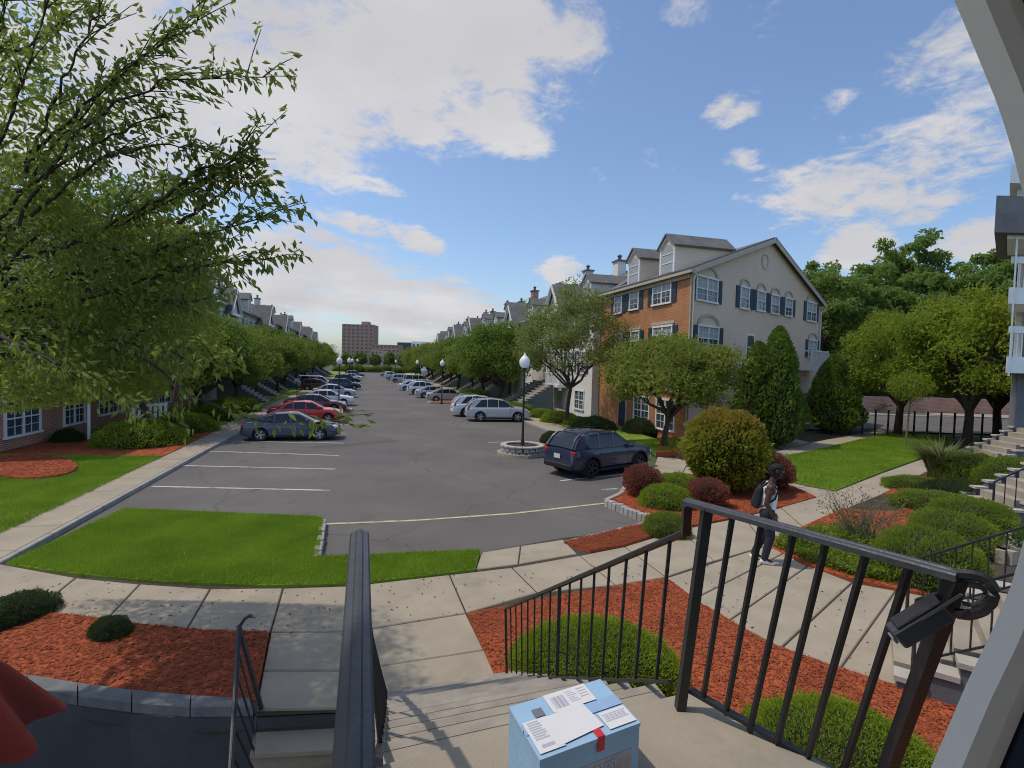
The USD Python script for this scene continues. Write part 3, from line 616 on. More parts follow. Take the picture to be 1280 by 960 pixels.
gr = At(55, 1000, 3.1); bbq = thing('covered_grill', 'dark covered grill with a steel handle standing under the red umbrella', 'grill', (gr[0], gr[1], -1.5))
mb = MB(); mb.lathe([(0, 0), (.30, 0), (.31, .55), (.36, .62), (.34, .82), (.22, .96), (0, 1.0)], (gr[0], gr[1], -1.5 + .78), 20); part(bbq, 'cover', mb, 'trim_black', 40)
for sx, sy in ((-1, -1), (1, -1), (-1, 1), (1, 1)):
    mb = MB(); mb.bar(V(gr[0] + sx * .2, gr[1] + sy * .18, -1.5), V(gr[0] + sx * .2, gr[1] + sy * .18, -.7), .03); part(bbq, 'leg', mb, 'iron')
mb = MB(); mb.tube([V(gr[0] - .2, gr[1] - .36, .02), V(gr[0] + .2, gr[1] - .36, .02)], .012, 6); part(bbq, 'handle', mb, 'rim')

# ------------------------------------------------------------------ the package on the landing
pm('carton', (.30, .46, .63), .75, .06, 6.0, .15, 60); pm('carton_side', (.26, .39, .58), .75, .08, 6.0, .15, 60); pm('paper', (.66, .65, .66), .7, .03, 9); pm('paper_tint', (.42, .46, .56), .7, .1, 20)
pm('ink', (.16, .16, .20), .7, .1); pm('ink_pale', (.40, .40, .46), .7, .1); pm('tape_red', (.55, .03, .045), .4, .1); pm('tape_clear', (.33, .33, .36), .4, .25, 12)
ZT = LZ + .205
bk, lf, fr, rg = (G(*q, ZT) for q in ((750, 849), (637, 884), (675, 949), (799, 896)))
rg = bk + fr - lf
A, B = rg - fr, lf - fr                                          # long side, short side from the front corner
pk = thing('package', 'light blue cardboard parcel with white shipping labels and red tape on the landing', 'package', (*((bk + fr) / 2)[:2], LZ))
mb = MB(); la, lb_ = np.linalg.norm(A), np.linalg.norm(B); an = math.atan2(A[1], A[0]); ctr = (bk + fr) / 2
def local(v): return v
q0 = fr - UPZ * .203
mb.pbox(q0 + UPZ * .0, A, B, UPZ * .198); part(pk, 'carton', mb, 'carton')
na, nb = A / la, B / lb_
mb = MB(); mb.pbox(q0 - nb * .003 + UPZ * .19 - na * .002, A + na * .004, nb * (lb_ / 2), UPZ * .0125); part(pk, 'flap', mb, 'carton')
mb = MB(); mb.pbox(q0 + nb * (lb_ / 2 + .002) + UPZ * .19 - na * .002, A + na * .004, nb * (lb_ / 2), UPZ * .0125); part(pk, 'flap', mb, 'carton')
def lab(name, u0, v0, u1, v1, mat, lift, rot=0.0):              # sheet on the top: u along A, v along B, 0..1
    c = q0 + A * (u0 + u1) / 2 + B * (v0 + v1) / 2 + UPZ * (.2055 + lift); w, h = (u1 - u0) * la, (v1 - v0) * lb_
    a = na * math.cos(rot) + nb * math.sin(rot); b = nb * math.cos(rot) - na * math.sin(rot)
    mb = MB(); mb.pbox(c - a * w / 2 - b * h / 2, a * w, b * h, UPZ * .0006); return part(pk, name, mb, mat), c, a, b, w, h
lab('clear_tape', .0, .40, 1.0, .60, 'carton_side', .0)
_, c, a, b, w, h = lab('address_label', .34, .62, .80, 1.0, 'paper', .0008)
mb = MB()
for k in range(9): mb.pbox(c - a * w * .40 + a * w * .033 * k - b * h * .36, a * (.003 + .002 * (k % 3)), b * h * .62, UPZ * .0010)
for k in range(6): mb.pbox(c + a * w * (-.02) + b * h * (.3 - .11 * k), a * w * (.14 + .04 * (k % 3)), b * h * .045, UPZ * .0010)
for k in range(4): mb.pbox(c + a * w * .24 + b * h * (.3 - .15 * k), a * w * .2, b * h * .05, UPZ * .0010)
part(pk, 'label_print', mb, 'ink_pale')
lab('shipping_note', .18, .10, .66, .62, 'paper', .0016, .10)
_, c, a, b, w, h = lab('corner_label', .02, .05, .26, .62, 'paper', .0008)
mb = MB()
for k in range(8): mb.pbox(c - a * w * .38 + b * h * (.4 - .075 * k), a * w * (.45 + .1 * (k % 3)), b * h * .045, UPZ * .001)
mb.pbox(c - a * w * .3 - b * h * .38, a * w * .5, b * h * .10, UPZ * .001); part(pk, 'label_print', mb, 'ink_pale')
_, c, a, b, w, h = lab('barcode_label', .70, .04, .985, .36, 'paper', .0008)
mb = MB()
for k in range(16): mb.pbox(c - a * w * .40 + a * w * .05 * k - b * h * .02, a * (.0018 + .0018 * (k * 7 % 3)), b * h * .26, UPZ * .001)
for s in (-.10, .28): mb.pbox(c - a * w * .44 + b * h * s, a * w * .88, b * h * .05, UPZ * .001)
part(pk, 'label_print', mb, 'ink_pale')
_, c, a, b, w, h = lab('logo_patch', .16, .64, .26, .80, 'ink', .0008)
mb = MB(); tq = .55
mb.pbox(q0 + A * tq + UPZ * .2062 - nb * .0035, na * .028, nb * .05, UPZ * .0012); mb.pbox(q0 + A * tq - nb * .0046 + UPZ * .158, na * .028, nb * .0012, UPZ * .05); part(pk, 'red_tape', mb, 'tape_red')
mb = MB(); mb.pbox(q0 + A * .30 - nb * .0012 + UPZ * .02, A * .62, nb * .0008, UPZ * .105); part(pk, 'clear_tape', mb, 'tape_clear')
tx = meshkit.text_mesh('amazon', .030, .001, True); v = np.asarray(tx.vertices)
part(pk, 'print', MB().add(q0 + A * .36 - nb * .0022 + UPZ * .088 + na * v[:, :1] * 1.0 + UPZ * v[:, 1:2] - nb * v[:, 2:3], tx.faces), 'paper_tint')
# door jamb
jp = [(1178, -45), (1197, 0), (1222, 60), (1246, 118), (1266, 180), (1284, 255), (1294, 340), (1299, 450), (1297, 560), (1289, 650), (1266, 735), (1240, 798), (1206, 868), (1168, 958), (1152, 995)]
jm = thing('door_frame', 'off white painted door frame edge along the right of the picture', 'door frame', (At(1290, 450, .62)[0], .62, LZ))
def jamb(off0, off1, d0, d1, name, mat):
    mb = MB(); q = resamp([(x, y, 0) for x, y in jp], 40); v = []
    for x, y, _ in q:
        s = np.sign(480 - y) * 0
        o = At(x, y, .62); v += [o + V(off0, d0, 0), o + V(off1, d0, 0), o + V(off1, d1, 0), o + V(off0, d1, 0)]
    f = []
    for i in range(39):
        for k in range(4):
            a, b = i * 4 + k, i * 4 + (k + 1) % 4; f += [[a, b + 4, b], [a, a + 4, b + 4]]
    mb.add(v, f); part(jm, name, mb, mat, 30)
jamb(.019, .047, .02, -.012, 'outer_moulding', 'jamb_paint'); jamb(.049, .073, .02, -.004, 'casing', 'jamb_paint'); jamb(.075, .19, .02, -.008, 'door_edge', 'door_blue')

# the house we look out from: its wall behind the view, plus an added canopy to shade the jamb
eh = thing('entry_house', 'house wall behind the viewpoint, with an unseen canopy added to shade the door frame', 'house', (0, -.6, 0))
mb = MB(); mb.box((0, -.75, 4.5), (9, .3, 10.0)); part(eh, 'wall', mb, 'siding_row')
mb = MB(); mb.box((.2, .30, 5.32), (3.2, 1.9, .22)); part(eh, 'canopy', mb, 'white_paint')  # unseen canopy, added overhead to keep sun and sky off the jamb

# fallen leaves and chips scattered over the paving and the kerb lines
lq = np.vstack([in_poly(gp([(20, 712), (440, 733), (600, 715), (830, 700), (833, 722), (640, 765), (583, 768), (440, 800), (338, 790), (60, 762)]), 260, gl), in_poly(gp([(833, 722), (958, 684), (1100, 733), (1120, 855), (960, 800)]), 120, gl), in_poly([L0 + V(-.0, .1), R0, R1, L1], 1, gl)])
a = gl.uniform(0, 6.28, len(lq)); sz = gl.uniform(.008, .026, len(lq)); d = np.c_[np.cos(a), np.sin(a), gl.normal(0, .15, len(lq))] * sz[:, None]; e = np.c_[-np.sin(a), np.cos(a), gl.normal(0, .2, len(lq))] * sz[:, None] * .5; c = np.c_[lq, np.full(len(lq), .010)]
i = np.arange(len(lq))[:, None] * 4; pm('dry_leaf', (.20, .10, .035), .9, .4, 30, island=.5)
struct('fallen_leaves', MB().add(np.stack([c - d, c + e, c + d, c - e], 1).reshape(-1, 3), np.vstack([i + [0, 1, 2], i + [0, 2, 3]])), 'dry_leaf', kind='stuff')
# ------------------------------------------------------------------ plants
def leaf_cloud(c, size, rng, droop=.0, aspect=.42, flat=.0, dirs=None):
    c = np.asarray(c, float); n = len(c); size = np.broadcast_to(size, (n,)) * rng.uniform(.7, 1.25, n)
    d = rng.normal(size=(n, 3)) if dirs is None else dirs + rng.normal(0, .45, (n, 3)); d[:, 2] -= droop; d /= np.linalg.norm(d, axis=1, keepdims=True)
    nn = rng.normal(size=(n, 3)); nn[:, 2] += flat; s = np.cross(d, nn); s /= np.linalg.norm(s, axis=1, keepdims=True) + 1e-9; nn = np.cross(s, d)
    L = size[:, None] * d; W = (size * aspect / 2)[:, None] * s; F = (size * .10)[:, None] * nn
    v = np.stack([c - L * .5, c + W - L * .05 + F, c + L * .5 - F * .6, c - W - L * .05 + F], 1).reshape(-1, 3)
    i = np.arange(n)[:, None] * 4
    return v, np.vstack([i + [0, 1, 2], i + [0, 2, 3]])
def limb_pts(a, b, rng, n=6, wob=.08, sag=.0):
    a, b = np.asarray(a, float), np.asarray(b, float); t = np.linspace(0, 1, n)[:, None]; L = np.linalg.norm(b - a)
    p = a + (b - a) * t; p[1:-1] += rng.normal(0, wob * L / 3, (n - 2, 3)); p[:, 2] += (np.sin(t[:, 0] * np.pi) * sag * L); return p
def make_tree(t, seed, h, th, rx, rz, ncl, per, leaf, lm, bark, tr=.16, airy=.0, ry=None, spread=.24, lim=12, droop=.25, core=0):
    rng = np.random.default_rng(seed); ry = ry or rx; cz = h - rz
    d = rng.normal(size=(ncl * 3, 3)); d /= np.linalg.norm(d, axis=1, keepdims=True); d = d[d[:, 2] > -.62][:ncl]
    rad = rng.uniform(.45 if not airy else .3, 1.0, len(d)) ** .6
    lump = .80 + .32 * meshkit.noise(d * 2.2 + 7, seed)
    cl = d * (rad * lump)[:, None] * (rx, ry, rz) + (0, 0, cz)
    tm = MB(); top = V(rng.normal(0, .15), rng.normal(0, .15), th)
    tm.tube(np.vstack([[0, 0, -.15], [0, 0, .12], limb_pts((0, 0, .25), top, rng, 4, .03)]), [tr * 1.5, tr * 1.2, tr, tr * .92, tr * .85, tr * .8], 8)
    order = rng.permutation(len(cl))[:lim]
    for k in order:
        b = cl[k]; p = limb_pts(top - (0, 0, .25 * rng.uniform(0, 1)), b, rng, 6, .10, .06); tm.tube(p, np.linspace(tr * .62, tr * .10, 6), 6)
        for j in range(3):
            m_ = p[rng.integers(2, 5)]; e = cl[rng.integers(len(cl))]; e = m_ + (e - m_) * min(1, .45 * rx / (np.linalg.norm(e - m_) + .1)); tm.tube(limb_pts(m_, e, rng, 4, .1, .04), np.linspace(tr * .22, tr * .05, 4), 5)
    part(t, 'trunk', tm, bark, 40)
    pts = []
    for b in cl:
        r = spread * rx * rng.uniform(.65, 1.25); q = rng.normal(size=(per, 3)); q /= np.linalg.norm(q, axis=1, keepdims=True); q *= (rng.uniform(0, 1, (per, 1)) ** .45) * r * (1, 1, .75); pts.append(b + q)
    pts = np.vstack(pts)
    if airy: pts = pts[meshkit.noise(pts * 1.1 + 3, seed + 5) > airy]
    part(t, 'crown', MB().add(*leaf_cloud(pts, leaf, rng, droop, .45, .4)), lm, kind='stuff')
def make_shrub(t, seed, rx, ry, h, n, leaf, lm, lump=.15, ls=2.8, depth=.14, up=False, aspect=.5, base=.0, flat=.0, sq=1.0, stems=0):
    rng = np.random.default_rng(seed); d = rng.normal(size=(n, 3)); d /= np.linalg.norm(d, axis=1, keepdims=True); d[:, 2] = np.abs(d[:, 2]) if not up else d[:, 2]
    def shape(d):
        k = 1 + lump * 2 * (meshkit.fbm(d * ls + 11, 3, seed) - .5); dd = np.sign(d) * np.abs(d) ** sq
        return dd * k[:, None] * ((rx, ry, h) if not up else (rx, ry, h / 2)) + ((0, 0, base) if not up else (0, 0, h / 2 + base))
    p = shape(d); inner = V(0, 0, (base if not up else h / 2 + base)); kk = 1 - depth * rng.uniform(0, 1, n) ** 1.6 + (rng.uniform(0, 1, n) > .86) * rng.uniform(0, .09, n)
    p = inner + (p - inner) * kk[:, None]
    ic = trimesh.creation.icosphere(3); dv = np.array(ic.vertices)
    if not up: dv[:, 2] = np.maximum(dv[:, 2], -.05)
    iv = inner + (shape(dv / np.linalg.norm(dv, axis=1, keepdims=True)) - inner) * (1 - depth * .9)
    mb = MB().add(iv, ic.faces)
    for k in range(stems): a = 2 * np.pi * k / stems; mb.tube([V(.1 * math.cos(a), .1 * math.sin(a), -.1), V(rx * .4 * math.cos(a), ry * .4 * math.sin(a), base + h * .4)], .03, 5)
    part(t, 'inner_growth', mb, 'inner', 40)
    dirs = (d + (0, 0, .5)) if flat >= 0 else None
    part(t, 'leaves', MB().add(*leaf_cloud(p, leaf, rng, 0, aspect, 0, dirs)), lm, kind='stuff')

K = {}
def kind(key, nm, fn, *a, **k): K[key] = proto(nm); fn(K[key], *a, **k)
kind('airy', 'honey_tree', make_tree, 3, 8.6, 2.4, 3.4, 3.3, 110, 170, .17, 'leaf_airy', 'bark', .13, airy=.22, spread=.26)
kind('lot', 'maple_tree', make_tree, 4, 5.2, 1.4, 3.0, 2.0, 110, 170, .19, 'leaf_lot', 'bark', .14, spread=.26)
kind('green', 'street_tree', make_tree, 8, 5.4, 1.3, 3.0, 2.2, 110, 160, .19, 'leaf_green', 'bark', .15, spread=.26)
kind('wood', 'tall_tree', make_tree, 5, 15.5, 4.0, 4.9, 6.4, 120, 150, .42, 'leaf_wood', 'bark', .3, spread=.19, lim=16)
kind('wood2', 'broad_tree', make_tree, 15, 14.0, 3.0, 5.6, 5.8, 130, 150, .42, 'leaf_wood', 'bark', .3, spread=.18, lim=16)
kind('lime', 'lime_tree', make_tree, 6, 8.0, 1.9, 3.7, 3.2, 130, 150, .22, 'leaf_lime', 'bark', .24, spread=.25)
kind('dark', 'lawn_tree', make_tree, 7, 8.0, 2.4, 4.2, 3.2, 120, 130, .22, 'leaf_near', 'bark', .22, spread=.25)
kind('box', 'box_mound', make_shrub, 1, 1, 1, .75, 9000, .055, 'leaf_box')
kind('hedge', 'hedge_mound', make_shrub, 2, 1, 1, .8, 9000, .055, 'leaf_hedge', sq=.8)
kind('darkm', 'yew_mound', make_shrub, 3, 1, 1, .9, 8000, .06, 'leaf_dark')
kind('red', 'red_shrub', make_shrub, 4, .6, .6, .95, 6500, .06, 'leaf_red', .25, 3.5, .35, True)
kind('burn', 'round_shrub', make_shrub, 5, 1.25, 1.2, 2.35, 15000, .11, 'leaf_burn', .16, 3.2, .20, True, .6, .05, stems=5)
def cedar(t, seed, h, r, lobes, n):
    rng = np.random.default_rng(seed); pts, dirs = [], []; ib = MB()
    for k in range(lobes):
        a = 2 * np.pi * k / lobes + .4; o = V(math.cos(a), math.sin(a) * .7, 0) * r * .45 * (lobes > 1); hh = h * (1, .86, .93)[k]; rr = r * (.72 if lobes > 1 else 1) * (1, .9, .8)[k]
        u = rng.uniform(0, 1, n) ** .8; th = rng.uniform(0, 2 * np.pi, n); prof = np.minimum(1, u * 5) ** .5 * (1 - u) ** .55 * 1.25
        lp = 1 + .46 * (meshkit.fbm(np.c_[np.cos(th) * 2, np.sin(th) * 2, u * h * .9], 3, seed + k) - .5) * 2
        q = np.c_[np.cos(th) * rr * prof * lp, np.sin(th) * rr * prof * lp, .1 + u * hh] * np.c_[np.ones((n, 2)) * (1 - .25 * rng.uniform(0, 1, (n, 1)) ** 2), np.ones(n)] + o
        pts.append(q); dirs.append(np.c_[np.cos(th) * .6, np.sin(th) * .6, np.full(n, 1.0)])
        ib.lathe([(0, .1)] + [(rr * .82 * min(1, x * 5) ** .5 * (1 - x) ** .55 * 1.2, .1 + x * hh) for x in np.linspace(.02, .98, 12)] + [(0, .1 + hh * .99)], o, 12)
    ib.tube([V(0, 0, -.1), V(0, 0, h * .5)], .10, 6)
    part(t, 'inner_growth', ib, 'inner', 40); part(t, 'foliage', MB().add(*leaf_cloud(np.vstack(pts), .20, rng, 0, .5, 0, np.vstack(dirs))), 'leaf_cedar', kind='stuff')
kind('cedar', 'arborvitae', cedar, 3, 5.8, 1.75, 3, 5000)
kind('cedar2', 'arborvitae_small', cedar, 9, 4.6, 1.55, 1, 9000)
def tuft(t, seed, n, h, sp, lm, w=.012):
    rng = np.random.default_rng(seed); a = rng.uniform(0, 2 * np.pi, n); r0_ = rng.uniform(0, .22, n); hh = h * rng.uniform(.6, 1.1, n); v, f = [], []
    for k in range(n):
        o = V(math.cos(a[k]) * r0_[k], math.sin(a[k]) * r0_[k], 0); dr = V(math.cos(a[k]), math.sin(a[k]), 0); sd_ = V(-dr[1], dr[0], 0) * w
        p = [o, o + dr * sp * .35 * hh[k] + UPZ * hh[k] * .6, o + dr * sp * hh[k] + UPZ * hh[k] * (.95 - .25 * rng.random())]; b = len(v)
        v += [p[0] - sd_, p[0] + sd_, p[1] - sd_ * .9, p[1] + sd_ * .9, p[2]]; f += [[b, b + 1, b + 3], [b, b + 3, b + 2], [b + 2, b + 3, b + 4]]
    part(t, 'blades', MB().add(v, f), lm, kind='stuff')
kind('tuft', 'grass_clump', tuft, 2, 420, 1.35, .75, 'leaf_straw', .022)

def plant(key, name, label, cat, px, py, scale=1.0, rot=None, z=0.0, group=None):
    g = G(px, py, z); return copy(K[key], name, label, cat, g, (px * 37 + py * 11) % 360 if rot is None else rot, scale, group)
# trees round the car park
plant('airy', 'tree', 'tall airy tree before the white townhouse, behind the first lamp post', 'tree', 708, 531, .98, 20)
plant('lot', 'tree', 'small bushy tree standing in mulch before the brick corner of the building', 'tree', 830, 557, (1.0, 1.0, .98), 60, .05)
plant('green', 'tree', 'round green tree behind the white and the silver suv', 'tree', 622, 507, 1.28, 10)
ORD = ['first','second','third','fourth','fifth','sixth','seventh','eighth','ninth','tenth','eleventh','twelfth','thirteenth','fourteenth','fifteenth','sixteenth','seventeenth']
rg_ = random.Random(3)
for k, u in enumerate((53, 61, 69, 78, 88, 98, 110, 124, 140)):
    copy(K[('green', 'lot')[k % 2]], 'tree', f'green street tree, {ORD[k]} of the far row on the right of the car park', 'tree', P(11.9 + rg_.uniform(-.5, .5), u), rg_.uniform(0, 360), rg_.uniform(1.2, 1.4), 'far trees on the right of the car park')
left_lab = ['broad yellowish tree over the clipped shrubs behind the blue grey sedan', 'second tree of the left row, over the red car', 'third tree of the left row, behind the white car']
for k, u in enumerate((27, 33.5, 41, 49, 58, 67, 77, 88, 100, 115)):
    lb_ = left_lab[k] if k < 3 else f'green street tree, {ORD[k]} in the row on the left of the car park'
    copy(K[('lot', 'green')[k % 2]], 'tree', lb_, 'tree', P(-9.6 + rg_.uniform(-.5, .5), u), rg_.uniform(0, 360), (1.12, 1.12, 1.08 + .02 * k), None if k < 3 else 'far trees on the left of the car park')
for k, (w, u) in enumerate(((-7, 168), (-3, 172), (1.5, 171), (6, 173), (10, 169))):
    copy(K['wood'], 'tree', f'dark tree closing the far end of the car park, {ORD[k]} from the left', 'tree', P(w, u), k * 70, .40 + .04 * (k % 2), 'trees at the end of the car park')
copy(K['cedar2'], 'conifer', 'dark pointed conifer above the far right row of trees', 'tree', P(17, 95), 0, (1.6, 1.6, 2.3))
# trees behind the garden
bg = [('wood2', 1008, 52, 1.00, 'broad green tree just right of the gable'), ('wood', 1052, 58, 1.02, 'tall green tree, second right of the gable'), ('wood', 1118, 62, 1.30, 'tallest tree with a spire like top against the sky'), ('wood2', 1165, 56, 1.02, 'dense tree behind the lime green crowns'),
      ('wood2', 1222, 54, 1.12, 'big rounded tree left of the balcony building'), ('wood', 1290, 50, 1.1, 'tall tree partly hidden by the balcony building'), ('wood', 1085, 75, .95, 'darker tree set back between the taller crowns'), ('wood2', 968, 62, .85, 'tree peeping out behind the roof')]
for k, (kk, px, d, s, lb_) in enumerate(bg):
    q = At(px, 470, d); q[2] = 0; copy(K[kk], 'tree', lb_, 'tree', q, k * 83, s)
plant('lime', 'tree', 'lime green tree before the street fence, left of the thick trunked pair', 'tree', 1122, 543, .92, 30)
plant('lime', 'tree', 'thick trunked lime green tree at the right end of the lawn', 'tree', 1209, 556, 1.0, 140)
plant('lime', 'tree', 'slender dark trunked tree between the thick trunk and the stair caps', 'tree', 1246, 547, .95, 250)
plant('cedar', 'arborvitae', 'tall three peaked arborvitae against the beige gable wall', 'conifer', 961, 556, .98, 25)
plant('cedar2', 'arborvitae', 'shorter arborvitae at the far corner of the beige building', 'conifer', 1040, 541, .98, 0)
sap = thing('sapling', 'thin young tree with a pale bare stem on the garden lawn', 'tree', G(1132, 556))
rng = np.random.default_rng(44); mb = MB(); o = sap.org; mb.tube([o, o + V(.05, 0, 1.2), o + V(.15, 0, 2.6)], [.05, .045, .03], 7)
for k in range(9): a = k * 2.4; mb.tube([o + V(.1, 0, 1.9 + .08 * k), o + V(.1 + .7 * math.cos(a), .7 * math.sin(a), 2.5 + .13 * k)], [.02, .006], 4)
part(sap, 'trunk', mb, 'bark_pale', 40)
q = rng.normal(size=(2200, 3)); q /= np.linalg.norm(q, axis=1, keepdims=True); q = q * rng.uniform(.2, 1, (2200, 1)) ** .5 * (1.05, 1.05, .85) + o + V(.12, 0, 3.0)
part(sap, 'crown', MB().add(*leaf_cloud(q, .12, rng, .3)), 'leaf_lime', kind='stuff')

# shrubs
def near_mound(name, label, px, py, d, rx, ry, h, n, leaf, mat, seed):
    c = At(px, py, d); c[2] = .02; t = thing(name, label, 'shrub', c); tt = T(t.path, (0, 0, 0)); make_shrub(tt, seed, rx, ry, h, n, leaf, mat, .10, 3.4, .12); return t
near_mound('clipped_shrub', 'low clipped bright green mound behind the sloping railing', 742, 840, 6.15, 1.02, .80, .52, 26000, .032, 'leaf_box', 21)
near_mound('clipped_shrub', 'low clipped bright green mound behind the landing railing, lower right', 1043, 960, 4.55, .95, .75, .60, 26000, .028, 'leaf_box', 22)
plant('burn', 'round_shrub', 'large round shrub turning orange on top, left of the person', 'shrub', 905, 613, 1.02, 40)
plant('red', 'red_shrub', 'reddish shrub beside the wheel of the dark suv', 'shrub', 802, 620, (.88, .88, .95))
plant('red', 'red_shrub', 'reddish shrub under the large round shrub', 'shrub', 884, 633, (1.0, .9, .80))
plant('red', 'red_shrub', 'red shrub directly behind the head of the person', 'shrub', 967, 612, (.95, .95, 1.15))
plant('darkm', 'ball_shrub', 'dark brownish ball shrub left of the dark suv', 'shrub', 691, 554, .62)
plant('box', 'clipped_shrub', 'bright green clipped mound in front on the planted island', 'shrub', 834, 632, (.78, .7, .75))
plant('box', 'clipped_shrub', 'bright green clipped mound at the back of the planted island', 'shrub', 848, 617, (.85, .7, .78))
plant('hedge', 'low_shrub', 'darker leafy shrub on the corner of the mulch strip by the kerb', 'shrub', 833, 667, (.52, .45, .55))
for k, (px, py, rx, ry, h, kk, lb_) in enumerate([
        (1158, 722, .98, .82, 1.05, 'hedge', 'biggest clipped mound, nearest in the right hand planting'), (1190, 681, .95, .85, .85, 'hedge', 'clipped mound just behind the biggest mound'), (1212, 664, .9, .8, .95, 'hedge', 'clipped mound beside the second flight of stairs'),
        (1180, 640, 1.25, .8, .62, 'hedge', 'low spreading green mound beyond the clipped row'), (1146, 611, .95, .7, .48, 'hedge', 'low pale green mound at the tip of the far mulch bed'), (1208, 606, 1.2, 1.0, 1.35, 'hedge', 'flat topped clipped hedge beside the grass clump'),
        (1272, 622, 1.1, 1.0, 1.5, 'hedge', 'dark green mound between the two flights of stairs at the right edge'), (1190, 626, .9, .7, .7, 'darkm', 'dark low shrub behind the spreading mound')]):
    plant(kk, 'hedge_shrub', lb_, 'shrub', px, py, (rx, ry, h))
plant('tuft', 'grass_clump', 'clump of tall straw coloured grass beside the garden path', 'plant', 1176, 602, 1.15)
plant('tuft', 'grass_clump', 'smaller clump of green grass left of the flat topped hedge', 'plant', 1192, 606, (.8, .8, .8))
for k, (px, py, rx, h, kk, lb_) in enumerate([
        (700, 527, 1.3, .9, 'box', 'bright yellow green mound right of the silver suv'), (722, 531, .95, .7, 'box', 'smaller yellow green mound beside the stairs'), (676, 521, 1.0, .8, 'box', 'yellow green mound behind the bonnet of the silver suv'), (742, 536, 1.3, .8, 'darkm', 'dark low shrub at the foot of the first stairs'),
        (800, 541, 1.0, .9, 'darkm', 'clipped dark green box beside the blue basement door'), (640, 516, 1.6, 1.0, 'hedge', 'green mound behind the white suv'), (590, 498, 1.6, 1.2, 'hedge', 'green mound left of the white suv, at the foot of distant stairs')]):
    plant(kk, 'border_shrub', lb_, 'shrub', px, py, (rx, rx, h))
for k, (w, u, rx, h, kk, lb_) in enumerate([(-8.8, 24, 1.7, 1.3, 'box', 'bright green mound left of the blue grey sedan'), (-8.6, 28, 1.6, 1.2, 'box', 'bright green mound behind the blue grey sedan'), (-8.5, 33, 1.4, 1.1, 'box', 'bright green mound behind the red car'), (0, (218, 547), .72, .8, 'darkm', 'dark clipped hedge by the left walk, right of the white fence'),
        (0, (178, 547), .5, .85, 'darkm', 'dark shrub against the white fence'), (0, (84, 552), .55, .6, 'darkm', 'dark shrub under the left window'), (-8.6, 38, 1.5, 1.2, 'hedge', 'green mound behind the white car on the left')]):
    copy(K[kk], 'border_shrub', lb_, 'shrub', G(*u) if np.ndim(u) else P(w, u), k * 50, (rx, rx, h))
plant('darkm', 'bed_plant', 'leafy dark plant at the left edge of the lower left mulch bed', 'plant', 10, 775, (.62, .42, .34)); plant('darkm', 'bed_plant', 'small dark plant on the walk edge of the lower left mulch bed', 'plant', 138, 793, (.33, .24, .24))
# ground cover and the twiggy shrub
gq = in_poly(gp([(965, 684), (1010, 668), (1060, 664), (1120, 690), (1160, 738), (1100, 729), (1060, 721), (1006, 703)]), 16000, gl)
struct('ground_cover', MB().add(*leaf_cloud(np.c_[gq, .03 + .22 * gl.random(16000) * (.5 + meshkit.noise(np.c_[gq * 1.7, gq[:, :1] * 0]))], .07, gl, 0, .5, .5)), 'leaf_hedge', kind='stuff')
tw = thing('twiggy_shrub', 'sparse twiggy shrub with small yellowish leaves in front of the clipped mounds', 'shrub', G(1078, 684)); mb = MB(); tips = []
rng = np.random.default_rng(9)
for k in range(46):
    a = rng.uniform(0, 6.28); r = rng.uniform(.2, 1.0); e = tw.org + V(math.cos(a) * r, math.sin(a) * r * .8, rng.uniform(.5, 1.15)); p = limb_pts(tw.org + V(math.cos(a) * .1, math.sin(a) * .1, 0), e, rng, 5, .1, .1); mb.tube(p, np.linspace(.011, .004, 5), 4)
    for j in range(26): tips.append(p[rng.integers(2, 5)] + rng.normal(0, .09, 3))
part(tw, 'stems', mb, 'bark_pale'); part(tw, 'leaves', MB().add(*leaf_cloud(np.array(tips), .055, rng, .1)), 'leaf_straw', kind='stuff')

